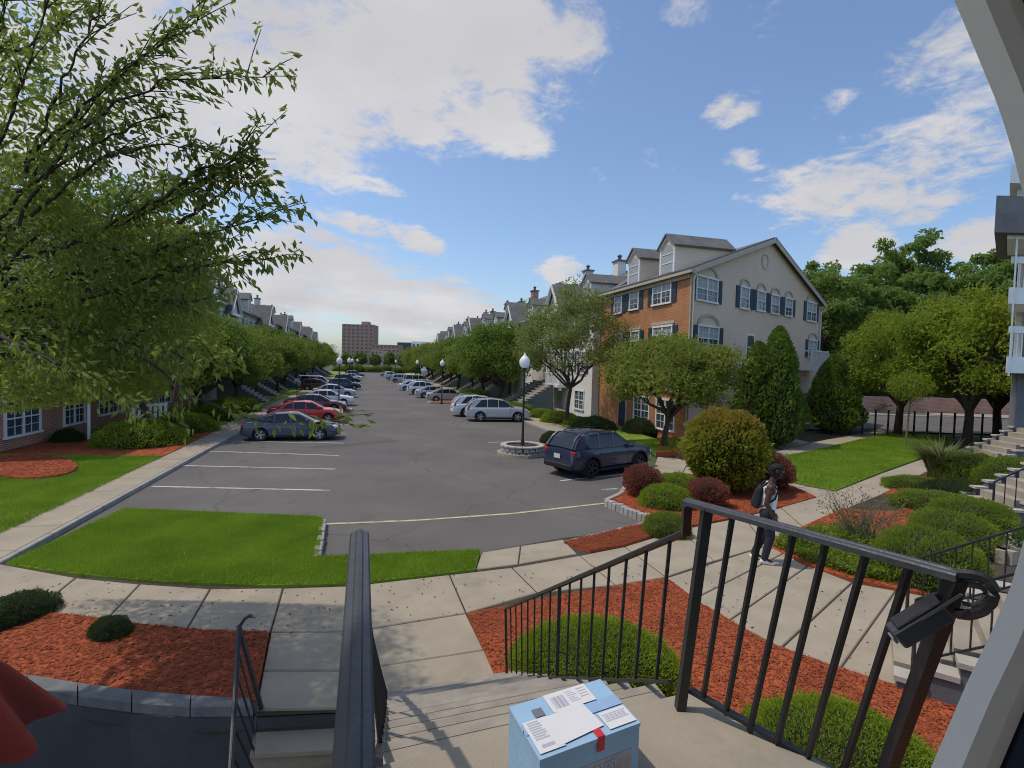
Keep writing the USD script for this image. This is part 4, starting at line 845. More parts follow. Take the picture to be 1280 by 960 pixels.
# the near tree reaching in from the left
nt = thing('tree', 'near tree leaning in at the left edge, long leafy sprays', 'tree', V(-6.9, 5.2, 0)); rng = np.random.default_rng(77)
mb = MB(); mb.tube([V(-6.9, 5.2, -.1), V(-6.85, 5.2, .3), V(-6.7, 5.2, 1.6), V(-6.3, 5.2, 3.0), V(-6.0, 5.3, 4.4)], [.30, .24, .2, .18, .15], 10)
sprays = [[(-40, 330, 5.2), (70, 180, 5.0), (150, 92, 4.8), (215, 45, 4.7), (290, 2, 4.6)], [(20, 280, 5.0), (95, 165, 4.8), (150, 128, 4.7), (205, 103, 4.6), (290, 92, 4.5), (372, 96, 4.4)], [(40, 270, 5), (130, 195, 4.8), (205, 180, 4.7), (275, 190, 4.6)],
          [(60, 320, 5.3), (170, 262, 5.0), (250, 235, 4.8), (300, 190, 4.6), (330, 142, 4.5)], [(60, 320, 5.3), (180, 265, 5), (262, 228, 4.8), (322, 186, 4.7)], [(100, 350, 5.4), (230, 300, 5), (310, 277, 4.7), (352, 262, 4.6), (384, 253, 4.5)], [(90, 380, 5.4), (210, 340, 5), (290, 328, 4.6), (345, 322, 4.5), (378, 321, 4.4)],
          [(-60, 300, 5), (5, 170, 4.8), (40, 60, 4.6), (75, -40, 4.5)], [(-60, 260, 5), (-10, 120, 4.8), (10, -30, 4.6)], [(30, 220, 5), (80, 100, 4.8), (120, 20, 4.6), (150, -30, 4.5)], [(60, 400, 5.2), (180, 450, 4.9), (250, 500, 4.7), (310, 524, 4.6), (375, 528, 4.5), (432, 530, 4.4)],
          [(110, 420, 5.2), (210, 440, 4.8), (275, 458, 4.5), (306, 448, 4.4)], [(110, 360, 5.4), (215, 380, 5), (268, 372, 4.8), (296, 352, 4.6)], [(90, 300, 5.3), (190, 320, 5), (268, 300, 4.8), (300, 292, 4.7)], 
          [(30, 200, 5), (110, 130, 4.8), (190, 60, 4.7), (240, 20, 4.6)], [(-20, 90, 5), (60, 40, 4.8), (120, -10, 4.7)], [(20, 240, 5), (100, 190, 4.8), (180, 150, 4.7), (230, 140, 4.6)], [(220, 280, 4.9), (285, 240, 4.8), (325, 200, 4.7)], [(0, 420, 4.8), (100, 470, 4.6), (190, 520, 4.5)], [(200, 250, 4.8), (260, 205, 4.7), (312, 235, 4.6), (345, 232, 4.5)]]
lc, ld, singles = [], [], []
for si, s in enumerate(sprays):
    p = resamp([At(*q) for q in s], 22); p += rng.normal(0, .012, p.shape); mb.tube(p, np.linspace(.018, .003, 22), 5)
    L = np.linalg.norm(np.diff(p, axis=0), axis=1).sum(); nleaf = int(L * (80 if si != 10 else 34))
    for k in range(nleaf):
        t = rng.uniform(.12, 1.0); i = min(20, int(t * 21)); c = p[i] + (p[i + 1] - p[i]) * rng.random(); tg = (p[i + 1] - p[i]); tg /= np.linalg.norm(tg)
        off = rng.normal(0, 1, 3); off -= tg * np.dot(off, tg); off /= np.linalg.norm(off); r = .10 * (1.25 - t) + .045
        c = c + off * rng.uniform(.02, r * 1.6); lc.append(c); ld.append(tg * .6 + off * .7 + V(0, 0, -.75))
    for k in range(int(L * (7 if si != 10 else 2))):
        i = rng.integers(6, 20); e = p[i] + rng.normal(0, .14, 3) + (p[i + 1] - p[i]) * 2.0; mb.tube([p[i], (p[i] + e) / 2 + V(0, 0, .02), e], [.006, .004, .003], 4)
        for j in range(7): lc.append(p[i] + (e - p[i]) * rng.uniform(.3, 1.1) + rng.normal(0, .03, 3)); ld.append((e - p[i]) / .2 + V(0, 0, -.7))
# the body of the crown
body = [(40, 330, 90, 95), (130, 330, 95, 85), (200, 330, 60, 60), (60, 430, 95, 80), (160, 430, 90, 70), (235, 400, 40, 50), (20, 250, 70, 60), (110, 255, 80, 45), (30, 160, 60, 70), (90, 462, 95, 42), (170, 470, 50, 34), (10, 478, 60, 38), (245, 320, 40, 50), (30, 70, 50, 60), (110, 150, 50, 45), (180, 240, 55, 28)]
for bi, (cx_, cy_, rx_, ry_) in enumerate(body):
    n_ = int(rx_ * ry_ * (.50 if cy_ > 200 else .12)); q = rng.normal(size=(n_, 2)); q /= np.linalg.norm(q, axis=1, keepdims=True) + 1e-9; q *= rng.uniform(0, 1, (n_, 1)) ** .5
    for k in range(n_):
        c = At(cx_ + q[k, 0] * rx_, cy_ + q[k, 1] * ry_, rng.uniform(4.9, 7.6)); 
        if meshkit.noise(c * 1.9, 5) > .36: lc.append(c); ld.append(rng.normal(0, .8, 3) + V(.2, 0, -.5))
    for k in range(2):
        a = V(-6.1 + .2 * k, 5.3, 3.6 + .25 * k); mb.tube(limb_pts(a, At(cx_ + rng.uniform(-.7, .7) * rx_, cy_ + rng.uniform(-.7, .7) * ry_, 6.4), rng, 7, .10, .06), np.linspace(.034, .005, 7), 5)
part(nt, 'trunk', mb, 'bark', 40)
lc, ld = np.array(lc), np.array(ld); big = np.argsort(lc[:, 1])[:300]; rest = np.setdiff1d(np.arange(len(lc)), big)
vv, ff = leaf_cloud(lc, .092, rng, .1, .40, .3, ld)
for k in big: part(nt, 'leaf', MB().add(vv[4 * k:4 * k + 4], [[0, 1, 2], [0, 2, 3]]), 'leaf_near')
part(nt, 'foliage', MB().add(vv.reshape(-1, 4, 3)[rest].reshape(-1, 3), np.vstack([np.arange(len(rest))[:, None] * 4 + [0, 1, 2], np.arange(len(rest))[:, None] * 4 + [0, 2, 3]])), 'leaf_near', kind='stuff')

# shrubs beyond the street wall and across the end of the car park
for k in range(14): copy(K['darkm'], 'street_shrub', f'tall dark shrub behind the street wall, {ORD[k]} from the left', 'shrub', V(17 + 3.0 * k, 51.2 + .6 * (k % 3), 0), k * 47, (2.3, 1.8, 3.2 + .7 * (k % 3)), 'shrubs behind the street wall')
for k in range(9): copy(K['hedge'], 'end_shrub', f'dark shrub across the far end of the car park, {ORD[k]} from the left', 'shrub', P(-9 + 2.8 * k, 166.5), k * 47, (2.2, 1.6, 2.0 + .4 * (k % 3)), 'shrubs across the end of the car park')
# ------------------------------------------------------------------ buildings
class Wall:                                                      # a wall plane: origin, unit direction along it, outward normal
    def __init__(s, o, a, n): s.o, s.a, s.n = np.asarray(o, float), np.asarray(a, float), np.asarray(n, float)
    def p(s, t, z, out=0.0): return s.o + s.a * t + s.n * out + UPZ * (z - s.o[2])
    def hit(s, px, py):
        d = ray(px, py); k = np.dot(s.o - EYE, s.n) / np.dot(d, s.n); q = EYE + d * k; return np.dot(q - s.o, s.a), q[2]
def wbox(mb, w, t0, t1, z0, z1, o0, o1): return mb.pbox(w.p(t0, z0, o0), w.a * (t1 - t0), w.n * (o1 - o0), UPZ * (z1 - z0))
def window(t, w, c, z, ww, hh, lights=1, shutters=True, blind=True, muntin=True, arch=None, sm='shutter', fm='white_paint', swide=.38):
    x0, x1, z0, z1 = c - ww / 2, c + ww / 2, z - hh / 2, z + hh / 2; mb = MB(); f = .06
    wbox(mb, w, x0 - f, x0 + .03, z0, z1, -.02, .06); wbox(mb, w, x1 - .03, x1 + f, z0, z1, -.02, .06); wbox(mb, w, x0 - f - .03, x1 + f + .03, z1, z1 + f + .04, -.02, .075); wbox(mb, w, x0 - f - .05, x1 + f + .05, z0 - .09, z0, -.02, .10)
    lw = (x1 - x0 - .06) / lights
    for k in range(1, lights): wbox(mb, w, x0 + .03 + lw * k - .045, x0 + .03 + lw * k + .045, z0, z1, -.02, .055)
    wbox(mb, w, x0 + .03, x1 - .03, (z0 + z1) / 2 - .025, (z0 + z1) / 2 + .025, -.02, .05)
    if muntin:
        for k in range(lights):
            a = x0 + .03 + lw * (k + .5); wbox(mb, w, a - .010, a + .010, z0, (z0 + z1) / 2 - .025, .0, .032); wbox(mb, w, a - .010, a + .010, (z0 + z1) / 2 + .025, z1, .0, .032)
            for q in (.25, .75): wbox(mb, w, x0 + .03 + lw * k, x0 + .03 + lw * (k + 1), z0 + (z1 - z0) * q - .009, z0 + (z1 - z0) * q + .009, .0, .030)
    wi = part(t, 'window', mb, fm)
    mb = MB(); wbox(mb, w, x0 + .03, x1 - .03, z0, z1 if not blind else (z0 + z1) / 2, -.015, .012); part(wi, 'pane', mb, 'pane')
    if blind: mb = MB(); wbox(mb, w, x0 + .03, x1 - .03, (z0 + z1) / 2, z1, -.015, .012); part(wi, 'blind', mb, 'blind')
    if shutters:
        for s in (0, 1):
            a = (x0 - f - .04 - swide) if s == 0 else (x1 + f + .04); mb = MB(); wbox(mb, w, a, a + swide, z0 - .05, z1 + .05, .002, .045)
            for q in range(9): zz = z0 + (z1 - z0) * (q + .5) / 9; wbox(mb, w, a + .05, a + swide - .05, zz - .025, zz + .012, .045, .058)
            part(t, 'shutter', mb, sm)
    if arch:
        mb = MB(); n = 10; r = ww / 2 + .12
        for k in range(n):
            a0, a1 = math.pi * k / n, math.pi * (k + 1) / n; pts = [(c + math.cos(a) * r * rr, z1 + .12 + math.sin(a) * arch * rr) for a, rr in ((a0, .78), (a0, 1.0), (a1, 1.0), (a1, .78))]
            v = [w.p(x, zz, .001) for x, zz in pts] + [w.p(x, zz, .06) for x, zz in pts]; mb.add(v, BOXF)
        part(t, 'arch_moulding', mb, 'trim_tan')
def pitched(mb, e0, e1, r0_, r1_, th=.16):                       # a roof slope from eave e0-e1 up to ridge r0-r1
    n = np.cross(e1 - e0, r0_ - e0); n /= np.linalg.norm(n); n = n if n[2] > 0 else -n; v = [e0, e1, r1_, r0_]; return mb.add(v + [p + n * th for p in v], BOXF)
def dormer(t, w, c, zs, ww, hh, depth, wall, slope):            # dormer whose front stands near the wall plane; zs: sill height
    out = -.35; f0 = w.p(c - ww / 2, zs, out); mb = MB(); b = -w.n * depth; v = [w.p(c - ww / 2, zs - .25, out), w.p(c + ww / 2, zs - .25, out), w.p(c + ww / 2, zs + hh, out), w.p(c, zs + hh + ww * .42, out), w.p(c - ww / 2, zs + hh, out)]
    v2 = [q + b for q in v]; f = [[0, 1, 2], [0, 2, 3], [0, 3, 4], [5, 7, 6], [5, 8, 7], [5, 9, 8]] + sum([[[i, (i + 1) % 5, 5 + (i + 1) % 5], [i, 5 + (i + 1) % 5, 5 + i]] for i in range(5)], [])
    mb.add(v + v2, f); d = part(t, 'dormer', mb, wall)
    mb = MB(); ov = w.n * .18
    for s in (-1, 1): pitched(mb, w.p(c + s * (ww / 2 + .14), zs + hh - .06, out) + ov, w.p(c + s * (ww / 2 + .14), zs + hh - .06, out) + b, w.p(c, zs + hh + ww * .42 + .06, out) + ov, w.p(c, zs + hh + ww * .42 + .06, out) + b, .09)
    part(d, 'dormer_roof', mb, 'roof_grey')
    mb = MB(); q = .13; wbox(mb, w, c - ww / 2, c - ww / 2 + q, zs - .2, zs + hh, out, out + .05); wbox(mb, w, c + ww / 2 - q, c + ww / 2, zs - .2, zs + hh, out, out + .05); wbox(mb, w, c - ww / 2, c + ww / 2, zs - .25, zs - .05, out, out + .055)
    for s in (-1, 1): mb.bar(w.p(c + s * (ww / 2 + .03), zs + hh - .02, out + .025), w.p(c, zs + hh + ww * .42 - .04, out + .025), .06, .16, ref=w.n)
    part(d, 'dormer_trim', mb, 'white_paint')
    pw = ww - 2 * q - .12; mb = MB(); n = 9; pts = [(c - pw / 2, zs), (c + pw / 2, zs)] + [(c + math.cos(a) * pw / 2, zs + hh * .72 + math.sin(a) * pw * .5) for a in np.linspace(0, np.pi, n)]
    v = [w.p(x, z, out + .012) for x, z in pts]; mb.add(v, [[0, k, k + 1] for k in range(1, len(v) - 1)]); part(d, 'dormer_pane', mb, 'blind')
    mb = MB(); wbox(mb, w, c - pw / 2, c + pw / 2, zs + hh * .36, zs + hh * .36 + .05, out + .012, out + .035); wbox(mb, w, c - pw / 2, c + pw / 2, zs + hh * .72, zs + hh * .72 + .04, out + .012, out + .035); part(d, 'glazing_bar', mb, 'white_paint')
def chimney(t, base, h, mat='siding_row', s=.9):
    mb = MB(); mb.box(base + UPZ * h / 2, (s, s * .8, h)); c = part(t, 'chimney', mb, mat); mb = MB(); mb.box(base + UPZ * (h + .05), (s + .2, s * .8 + .2, .12)); mb.tube([base + UPZ * h, base + UPZ * (h + .5)], .14, 8); mb.lathe([(.24, h + .5), (.0, h + .68)], base, 10); part(c, 'chimney_cap', mb, 'roof_grey')
def stair_flight(t, o, a, side, n, rise, tread, width, base=-.1):  # steps going up along a, width along side
    ang = math.atan2(a[1], a[0]); mb = MB(); v = [o - a * .02]; 
    pts = [(0, base)]
    for k in range(n): pts += [(k * tread, (k + 1) * rise), ((k + 1) * tread, (k + 1) * rise)]
    pts += [(n * tread, base)]
    for s in (0, 1):
        mb = MB(); oo = o + side * (width * s - (.10 if s == 0 else -.10)); th = side * .2; pp = [oo + a * x + UPZ * (z - .06) for x, z in pts]
        pg = Polygon([(x, z) for x, z in pts]); vv2, ff2 = trimesh.creation.triangulate_polygon(pg, engine='earcut')
        v1 = [oo + a * x + UPZ * (z - .05) - th / 2 for x, z in vv2]; v2 = [q + th for q in v1]; nn = len(v1); ring = list(pg.exterior.coords)[:-1]
        mb.add(v1 + v2, np.vstack([ff2, np.asarray(ff2)[:, ::-1] + nn]))
        r1 = [oo + a * x + UPZ * (z - .05) - th / 2 for x, z in ring]; m_ = len(ring); mb.add(r1 + [q + th for q in r1], sum([[[i, (i + 1) % m_, m_ + (i + 1) % m_], [i, m_ + (i + 1) % m_, m_ + i]] for i in range(m_)], []))
        part(t, 'stair_wall', mb, 'stair_wall')
        for k in range(n):
            mb = MB(); mb.pbox(oo - th * .62 + a * (k * tread - .03) + UPZ * ((k + 1) * rise - .047), a * (tread + .03), th * 1.24, UPZ * .06); part(t, 'cap', mb, 'stair_cap')
    for k in range(n):
        mb = MB(); mb.pbox(o + side * .2 + a * (k * tread - .02) + UPZ * base, a * (tread * (1 if k < n - 1 else 1) + .02), side * (width - .4), UPZ * ((k + 1) * rise - base - .01)); part(t, 'step', mb, 'concrete_step')

# the corner building: brick front towards the car park, beige gable towards the garden
C = G(856, 552); C[2] = 0; zE = Zat(C, 853, 336)
fU = E2.copy(); fr_w = Wall(C, fU, V(-fU[1], fU[0], 0)); fr_w.n = fr_w.n if np.dot(fr_w.n, -C) > 0 else -fr_w.n
far = None
for D2 in np.linspace(30, 60, 600):                              # the far eave of the gable
    q = At(1026, 381, D2)
    if abs(q[2] - zE) < .05: far = q; break
gV = far - C; gV[2] = 0; gl_ = np.linalg.norm(gV); gV /= gl_; ga_w = Wall(C, gV, V(gV[1], -gV[0], 0)); ga_w.n = ga_w.n if np.dot(ga_w.n, -C) > 0 else -ga_w.n
fl = fr_w.hit(752, 370)[0]; mid = gl_ / 2; _, zR = ga_w.hit(955, 297)
cb_ = thing('corner_building', 'three storey corner building, orange brick front with beige sided gable and dark shutters', 'building', C)
mb = MB(); A_, B_ = fU * fl, gV * gl_
mb.quad(C + UPZ * -.2, C + A_ + UPZ * -.2, C + A_ + UPZ * zE, C + UPZ * zE); part(cb_, 'brick_front', mb, 'brick_main')
wallmat('siding_main', 'siding', (.60, .455, .335), (.64, .49, .365), ang=(gV[0], gV[1]))
mb = MB(); pent = [C - UPZ * .2, C + B_ - UPZ * .2, C + B_ + UPZ * zE, C + gV * mid + UPZ * zR, C + UPZ * zE]
mb.add(pent + [q + A_ for q in pent], [[0, 1, 2], [0, 2, 3], [0, 3, 4], [5, 7, 6], [5, 8, 7], [5, 9, 8], [1, 6, 7], [1, 7, 2]]); part(cb_, 'gable_wall', mb, 'siding_main')
mb = MB(); og, of_ = ga_w.n * .28, .35
sl = (zR - zE) / mid
e0 = C - gV * of_ + UPZ * (zE - sl * of_) + og; e1 = e0 - og + A_ + fU * .3; r0_ = C + gV * mid + UPZ * zR + og; r1_ = r0_ - og + A_ + fU * .3; h0 = C + B_ + gV * of_ + UPZ * (zE - sl * of_) + og; h1 = h0 - og + A_ + fU * .3
rf = MB(); pitched(rf, e0, e1, r0_, r1_); pitched(rf, h0, h1, r0_, r1_); roof = part(cb_, 'roof', rf, 'roof_grey')
mb = MB()
for a, b in ((e0, r0_), (h0, r0_)): mb.bar(a + ga_w.n * .01 - UPZ * .06, b + ga_w.n * .01 - UPZ * .06, .05, .24, ref=(0, 0, 1))
part(roof, 'barge_board', mb, 'trim_tan')
mb = MB(); mb.bar(e0 - UPZ * .04 - gV * .03, e1 - UPZ * .04 - gV * .03, .14, .13); part(cb_, 'gutter', mb, 'trim_tan')
mb = MB(); wbox(mb, fr_w, .02, fl, zE - .42, zE - .02, .0, .10); part(cb_, 'frieze', mb, 'trim_tan')
mb = MB(); wbox(mb, ga_w, -.06, .26, 0, zE - .02, .005, .06); part(cb_, 'corner_board', mb, 'trim_tan')
mb = MB(); mb.tube([ga_w.p(-.05, zE - .05, .35), ga_w.p(.06, zE - .5, .12), ga_w.p(.06, .1, .12)], .05, 6); part(cb_, 'downspout', mb, 'siding_main')
mb = MB(); mb.tube([h0 - UPZ * .1, ga_w.p(gl_ - .12, zE - .6, .08), ga_w.p(gl_ - .12, 0, .08)], .05, 6); part(cb_, 'downspout', mb, 'white_paint')
def wpx(w, x0, x1, y0, y1):                                      # a window's rectangle from the survey
    a = w.hit((x0 + x1) / 2, (y0 + y1) / 2); l = w.hit(x0, (y0 + y1) / 2)[0]; r = w.hit(x1, (y0 + y1) / 2)[0]; zt = w.hit((x0 + x1) / 2, y0)[1]; zb = w.hit((x0 + x1) / 2, y1)[1]
    return (l + r) / 2, (zt + zb) / 2, abs(r - l), zt - zb
for x0, x1, y0, y1, li, sh in ((817, 839, 351, 379, 2, 1), (788, 798.5, 361, 386, 1, 1), (769, 777.5, 366, 391, 1, 1), (817, 840, 409, 434, 2, 1), (789, 799, 415, 438, 1, 1), (770, 778, 419, 441, 1, 1)):
    c, z, w_, h_ = wpx(fr_w, x0, x1, y0, y1); window(cb_, fr_w, c, z, w_, h_, li, bool(sh), swide=.42)
    mb = MB(); wbox(mb, fr_w, c - w_ / 2 - .2, c + w_ / 2 + .2, z + h_ / 2 + .14, z + h_ / 2 + .30, .001, .05); part(cb_, 'lintel', mb, 'trim_tan')
for x0, x1, y0, y1, li, ar in ((870, 896, 348, 376, 2, .55), (925, 935.5, 360, 385, 1, .40), (946, 955.5, 365, 388, 1, .40), (963.5, 973, 370, 391.5, 1, .40), (981, 989.5, 374, 394.5, 1, .40), (1008, 1019.5, 379, 401, 2, .45), (872, 897, 409, 437, 2, .55), (1010, 1020, 426, 446, 2, .45)):
    c, z, w_, h_ = wpx(ga_w, x0, x1, y0, y1); window(cb_, ga_w, c, z, w_, h_, li, True, arch=ar, swide=.42)
c, z, w_, h_ = wpx(ga_w, 930, 944, 417, 456)
for nm, bx0, bx1, yf, yt in (('balcony', 918, 962, 459, 432), ('balcony', 992, 1013, 459, 438), ('balcony', 997, 1012, 507, 489)):
    a0, a1 = ga_w.hit(bx0, yf)[0], ga_w.hit(bx1, yf)[0]; zf, zt = ga_w.hit((bx0 + bx1) / 2, yf)[1], ga_w.hit((bx0 + bx1) / 2, yt)[1]; zt = zf + min(zt - zf, 1.1)
    mb = MB(); wbox(mb, ga_w, a0, a1, zf - .22, zf, .005, 1.1); b_ = part(cb_, 'balcony', mb, 'white_paint'); mb = MB(); wbox(mb, ga_w, a0, a1, zt - .08, zt, 1.02, 1.10)
    for e in (a0, a1 - .08): wbox(mb, ga_w, e, e + .08, zt - .08, zt, .01, 1.02)
    for e in (a0, a1 - .10, (a0 + a1) / 2): wbox(mb, ga_w, e, e + .10, zf, zt + .05, 1.0, 1.105)
    n = int((a1 - a0) / .13)
    for k in range(n): e = a0 + (a1 - a0) * (k + .5) / n; wbox(mb, ga_w, e - .02, e + .02, zf, zt - .08, 1.045, 1.075)
    part(b_, 'balustrade', mb, 'white_paint')
mb = MB(); wbox(mb, ga_w, c - .55, c + .55, z - h_ / 2, z + h_ / 2, .0, .04); dd = part(cb_, 'balcony_door', mb, 'white_paint'); mb = MB(); wbox(mb, ga_w, c - .42, c + .42, z - h_ / 2 + .2, z + h_ / 2 - .12, .03, .05); part(dd, 'pane', mb, 'pane')
for bx, by, tx_ in ((939, 545, .5), (994, 540, .5), (1006, 540, .5)):
    c, z = ga_w.hit(bx, 520); mb = MB(); wbox(mb, ga_w, c - .45, c + .45, .05, 2.1, .0, .05); part(cb_, 'basement_door', mb, 'shutter')
c, z = ga_w.hit(956, 327); mb = MB(); v0 = []
for k in range(16): a = 2 * np.pi * k / 16; mb.bar(ga_w.p(c + math.cos(a) * .42, z + math.sin(a) * .42, .03), ga_w.p(c + math.cos(a + .4) * .42, z + math.sin(a + .4) * .42, .03), .05, .07, ref=ga_w.n)
part(cb_, 'round_moulding', mb, 'siding_main')
for px_, zs_y, wpx_ in ((786, 348, 13), (826.5, 333, 16)):       # dormers
    tt, _ = fr_w.hit(px_, 345); dormer(cb_, fr_w, tt, zE + .28, 1.45, 1.35, 3.6, 'siding_main', sl)
chimney(cb_, C + fU * fl * .72 + gV * mid * .8 + UPZ * (zE + sl * mid * .7), 1.6, 'siding_main')
for x0, x1, y0, y1, nm in ((772, 785, 505, 541, 'blue'), (792, 812, 509, 540, 'win'), (822, 842, 510, 540, 'win')):
    c, z, w_, h_ = wpx(fr_w, x0, x1, y0, min(y1, 530)); 
    if nm == 'blue':
        mb = MB(); wbox(mb, fr_w, c - .52, c + .52, .0, 2.15, .0, .07); dd = part(cb_, 'door', mb, 'trim_tan'); mb = MB(); wbox(mb, fr_w, c - .42, c + .42, .0, 2.05, .06, .09); part(dd, 'door_leaf', mb, 'door_blue', label='dark blue basement door')
    else: window(cb_, fr_w, c, 1.15, 1.7, 1.5, 2, False, blind=False)
mb = MB(); a = fr_w.hit(764, 500)[0]; b = fr_w.hit(848, 500)[0]; wbox(mb, fr_w, b, a, 2.35, 2.65, .0, .12); part(cb_, 'ledge', mb, 'trim_tan')

# a row house in its own axes: x along the front (0..7.5), front at y = 0 facing -y
def row_house(t, wall, seed, porch=True, gable=False):
    W, Dp, ze, zr = 7.5, 11.0, 8.2, 11.6; w = Wall((0, 0, 0), (1, 0, 0), (0, -1, 0)); mb = MB(); pent = [V(0, 0, -.2), V(0, Dp, -.2), V(0, Dp, ze), V(0, Dp / 2, zr), V(0, 0, ze)]
    mb.add(pent + [q + V(W, 0, 0) for q in pent], [[0, 2, 1], [0, 3, 2], [0, 4, 3], [5, 6, 7], [5, 7, 8], [5, 8, 9], [0, 5, 9], [0, 9, 4], [1, 7, 6], [1, 2, 7]]); part(t, 'wall', mb, wall)
    mb = MB(); k = (zr - ze) / (Dp / 2); e = .4
    pitched(mb, V(-.1, -e, ze - k * e), V(W + .1, -e, ze - k * e), V(-.1, Dp / 2, zr), V(W + .1, Dp / 2, zr)); pitched(mb, V(-.1, Dp + e, ze - k * e), V(W + .1, Dp + e, ze - k * e), V(-.1, Dp / 2, zr), V(W + .1, Dp / 2, zr)); part(t, 'roof', mb, 'roof_grey')
    mb = MB(); wbox(mb, w, -.05, W + .05, ze - .35, ze - .05, .0, .12); part(t, 'frieze', mb, 'white_paint')
    for z in (6.7, 4.0): window(t, w, 1.6, z, .9, 1.5, 1, True); window(t, w, 5.6, z, 1.5, 1.5, 2, True); window(t, w, 3.4, z, .9, 1.5, 1, False)
    window(t, w, 5.4, 1.2, 1.6, 1.3, 2, False, blind=False); dormer(t, w, 5.4, ze + .3, 1.5, 1.35, 3.4, wall, k); chimney(t, V(1.2, Dp / 2 - .6, zr - .6), 1.6, wall)
    if gable:
        mb = MB(); v = [V(-.3, -.7, ze - .4), V(3.3, -.7, ze - .4), V(1.5, -.7, ze + 1.9)]; mb.add(v + [q + V(0, 3.6, 0) for q in v], [[0, 1, 2], [3, 5, 4], [0, 3, 4], [0, 4, 1]]); g_ = part(t, 'front_gable', mb, wall); mb = MB(); pitched(mb, V(-.5, -.95, ze - .5), V(-.5, 3, ze - .5), V(1.5, -.95, ze + 2.02), V(1.5, 3, ze + 2.02), .12); pitched(mb, V(3.5, -.95, ze - .5), V(3.5, 3, ze - .5), V(1.5, -.95, ze + 2.02), V(1.5, 3, ze + 2.02), .12); part(g_, 'gable_roof', mb, 'roof_grey')
        mb = MB()
        for s in (-1, 1): mb.bar(V(1.5 + s * 2.0, -.96, ze - .5), V(1.5, -.96, ze + 1.98), .06, .26, ref=(0, 1, 0))
        mb.box((1.5, -.94, ze - .42), (3.8, .08, .28)); part(g_, 'barge_board', mb, 'white_paint')
        for x in (.05, 2.95): mb = MB(); mb.box((x, -.6, ze / 2 + .7), (.22, .22, ze - 2.1)); part(t, 'column', mb, 'white_paint')
        mb = MB(); mb.box((1.5, -.4, 2.1), (3.3, .9, .22)); mb.box((1.5, -.8, 3.1), (3.2, .06, .08))
        for q in range(16): mb.box((.1 + q * .187, -.8, 2.65), (.04, .04, .85))
        part(t, 'porch', mb, 'white_paint')
    if not porch: window(t, w, 1.9, 1.2, 2.0, 1.3, 2, False, blind=False)
    mb = MB(); wbox(mb, w, 1.0, 2.0, 2.25, 4.4, .0, .08) if gable else wbox(mb, w, 3.0, 3.9, 2.25, 4.35, .0, .08); part(t, 'door', mb, 'white_paint')
    if porch: stair_flight(t, V(1.0 if gable else 2.7, -3.9 - .6 * gable, 0), V(0, 1, 0), V(1, 0, 0), 12, .182, .29, 1.5)
for kk, wl, gb, po in (('row_white', 'siding_white', True, True), ('row_beige', 'siding_row', False, True), ('row_brick', 'brick_row', False, True), ('row_plain', 'brick_row', False, False)):
    kind(kk, {'row_white': 'white', 'row_beige': 'beige', 'row_brick': 'brick', 'row_plain': 'plain'}[kk] + '_row_house', row_house, wl, 1, po, gb)
wR = np.dot(C, E1); uR = np.dot(C, E2); rotR = math.degrees(math.atan2(-E2[1], -E2[0])); rotL = math.degrees(math.atan2(E2[1], E2[0]))
u = uR + fl + 7.5
seqR = ['row_white', 'row_beige', 'row_white', 'row_brick', 'row_beige', 'row_white', 'row_brick', 'row_white', 'row_beige', 'row_brick', 'row_white', 'row_beige']
for k, kk in enumerate(seqR):
    col = {'row_plain': 'brick', 'row_white': 'white gabled', 'row_beige': 'beige sided', 'row_brick': 'brick'}[kk]
    lb_ = 'white townhouse with gabled bay and long front stairs beside the brick corner building' if k == 0 else (f'{col} townhouse with a dormer, {["", "second", "third", "fourth"][k]} from the corner building along the right side' if k < 4 else f'{col} townhouse far along the right side, {ORD[k]} from the corner building')
    copy(K[kk], 'townhouse', lb_, 'house', P(wR - (.5 if k % 3 == 0 else 0), u), rotR, (1, 1, 1.0 if k % 2 else .96), None if k < 4 else f'far {col} townhouses on the right'); u += 7.55
u = 21.6
seqL = ['row_plain', 'row_plain', 'row_plain', 'row_white', 'row_white', 'row_beige', 'row_white', 'row_brick', 'row_white', 'row_beige', 'row_white', 'row_brick', 'row_white', 'row_beige', 'row_white']
for k, kk in enumerate(seqL):
    col = {'row_plain': 'brick', 'row_white': 'white gabled', 'row_beige': 'beige sided', 'row_brick': 'brick'}[kk]
    lb_ = ['brick townhouse at the far left behind the round mulch ring', 'brick townhouse behind the left mulch bed and its white fence', 'brick townhouse behind the green mounds by the blue grey sedan', 'first white gabled townhouse seen above the left trees', 'second white gabled townhouse seen above the left trees'][k] if k < 5 else f'{col} townhouse far along the left side, {ORD[k]} in its row'
    copy(K[kk], 'townhouse', lb_, 'house', P(-12.9 - (.0 if k % 3 else -.4), u), rotL, (1, 1, 1.02 if k % 2 else .96), None if k < 5 else f'far {col} townhouses on the left'); u += 7.55
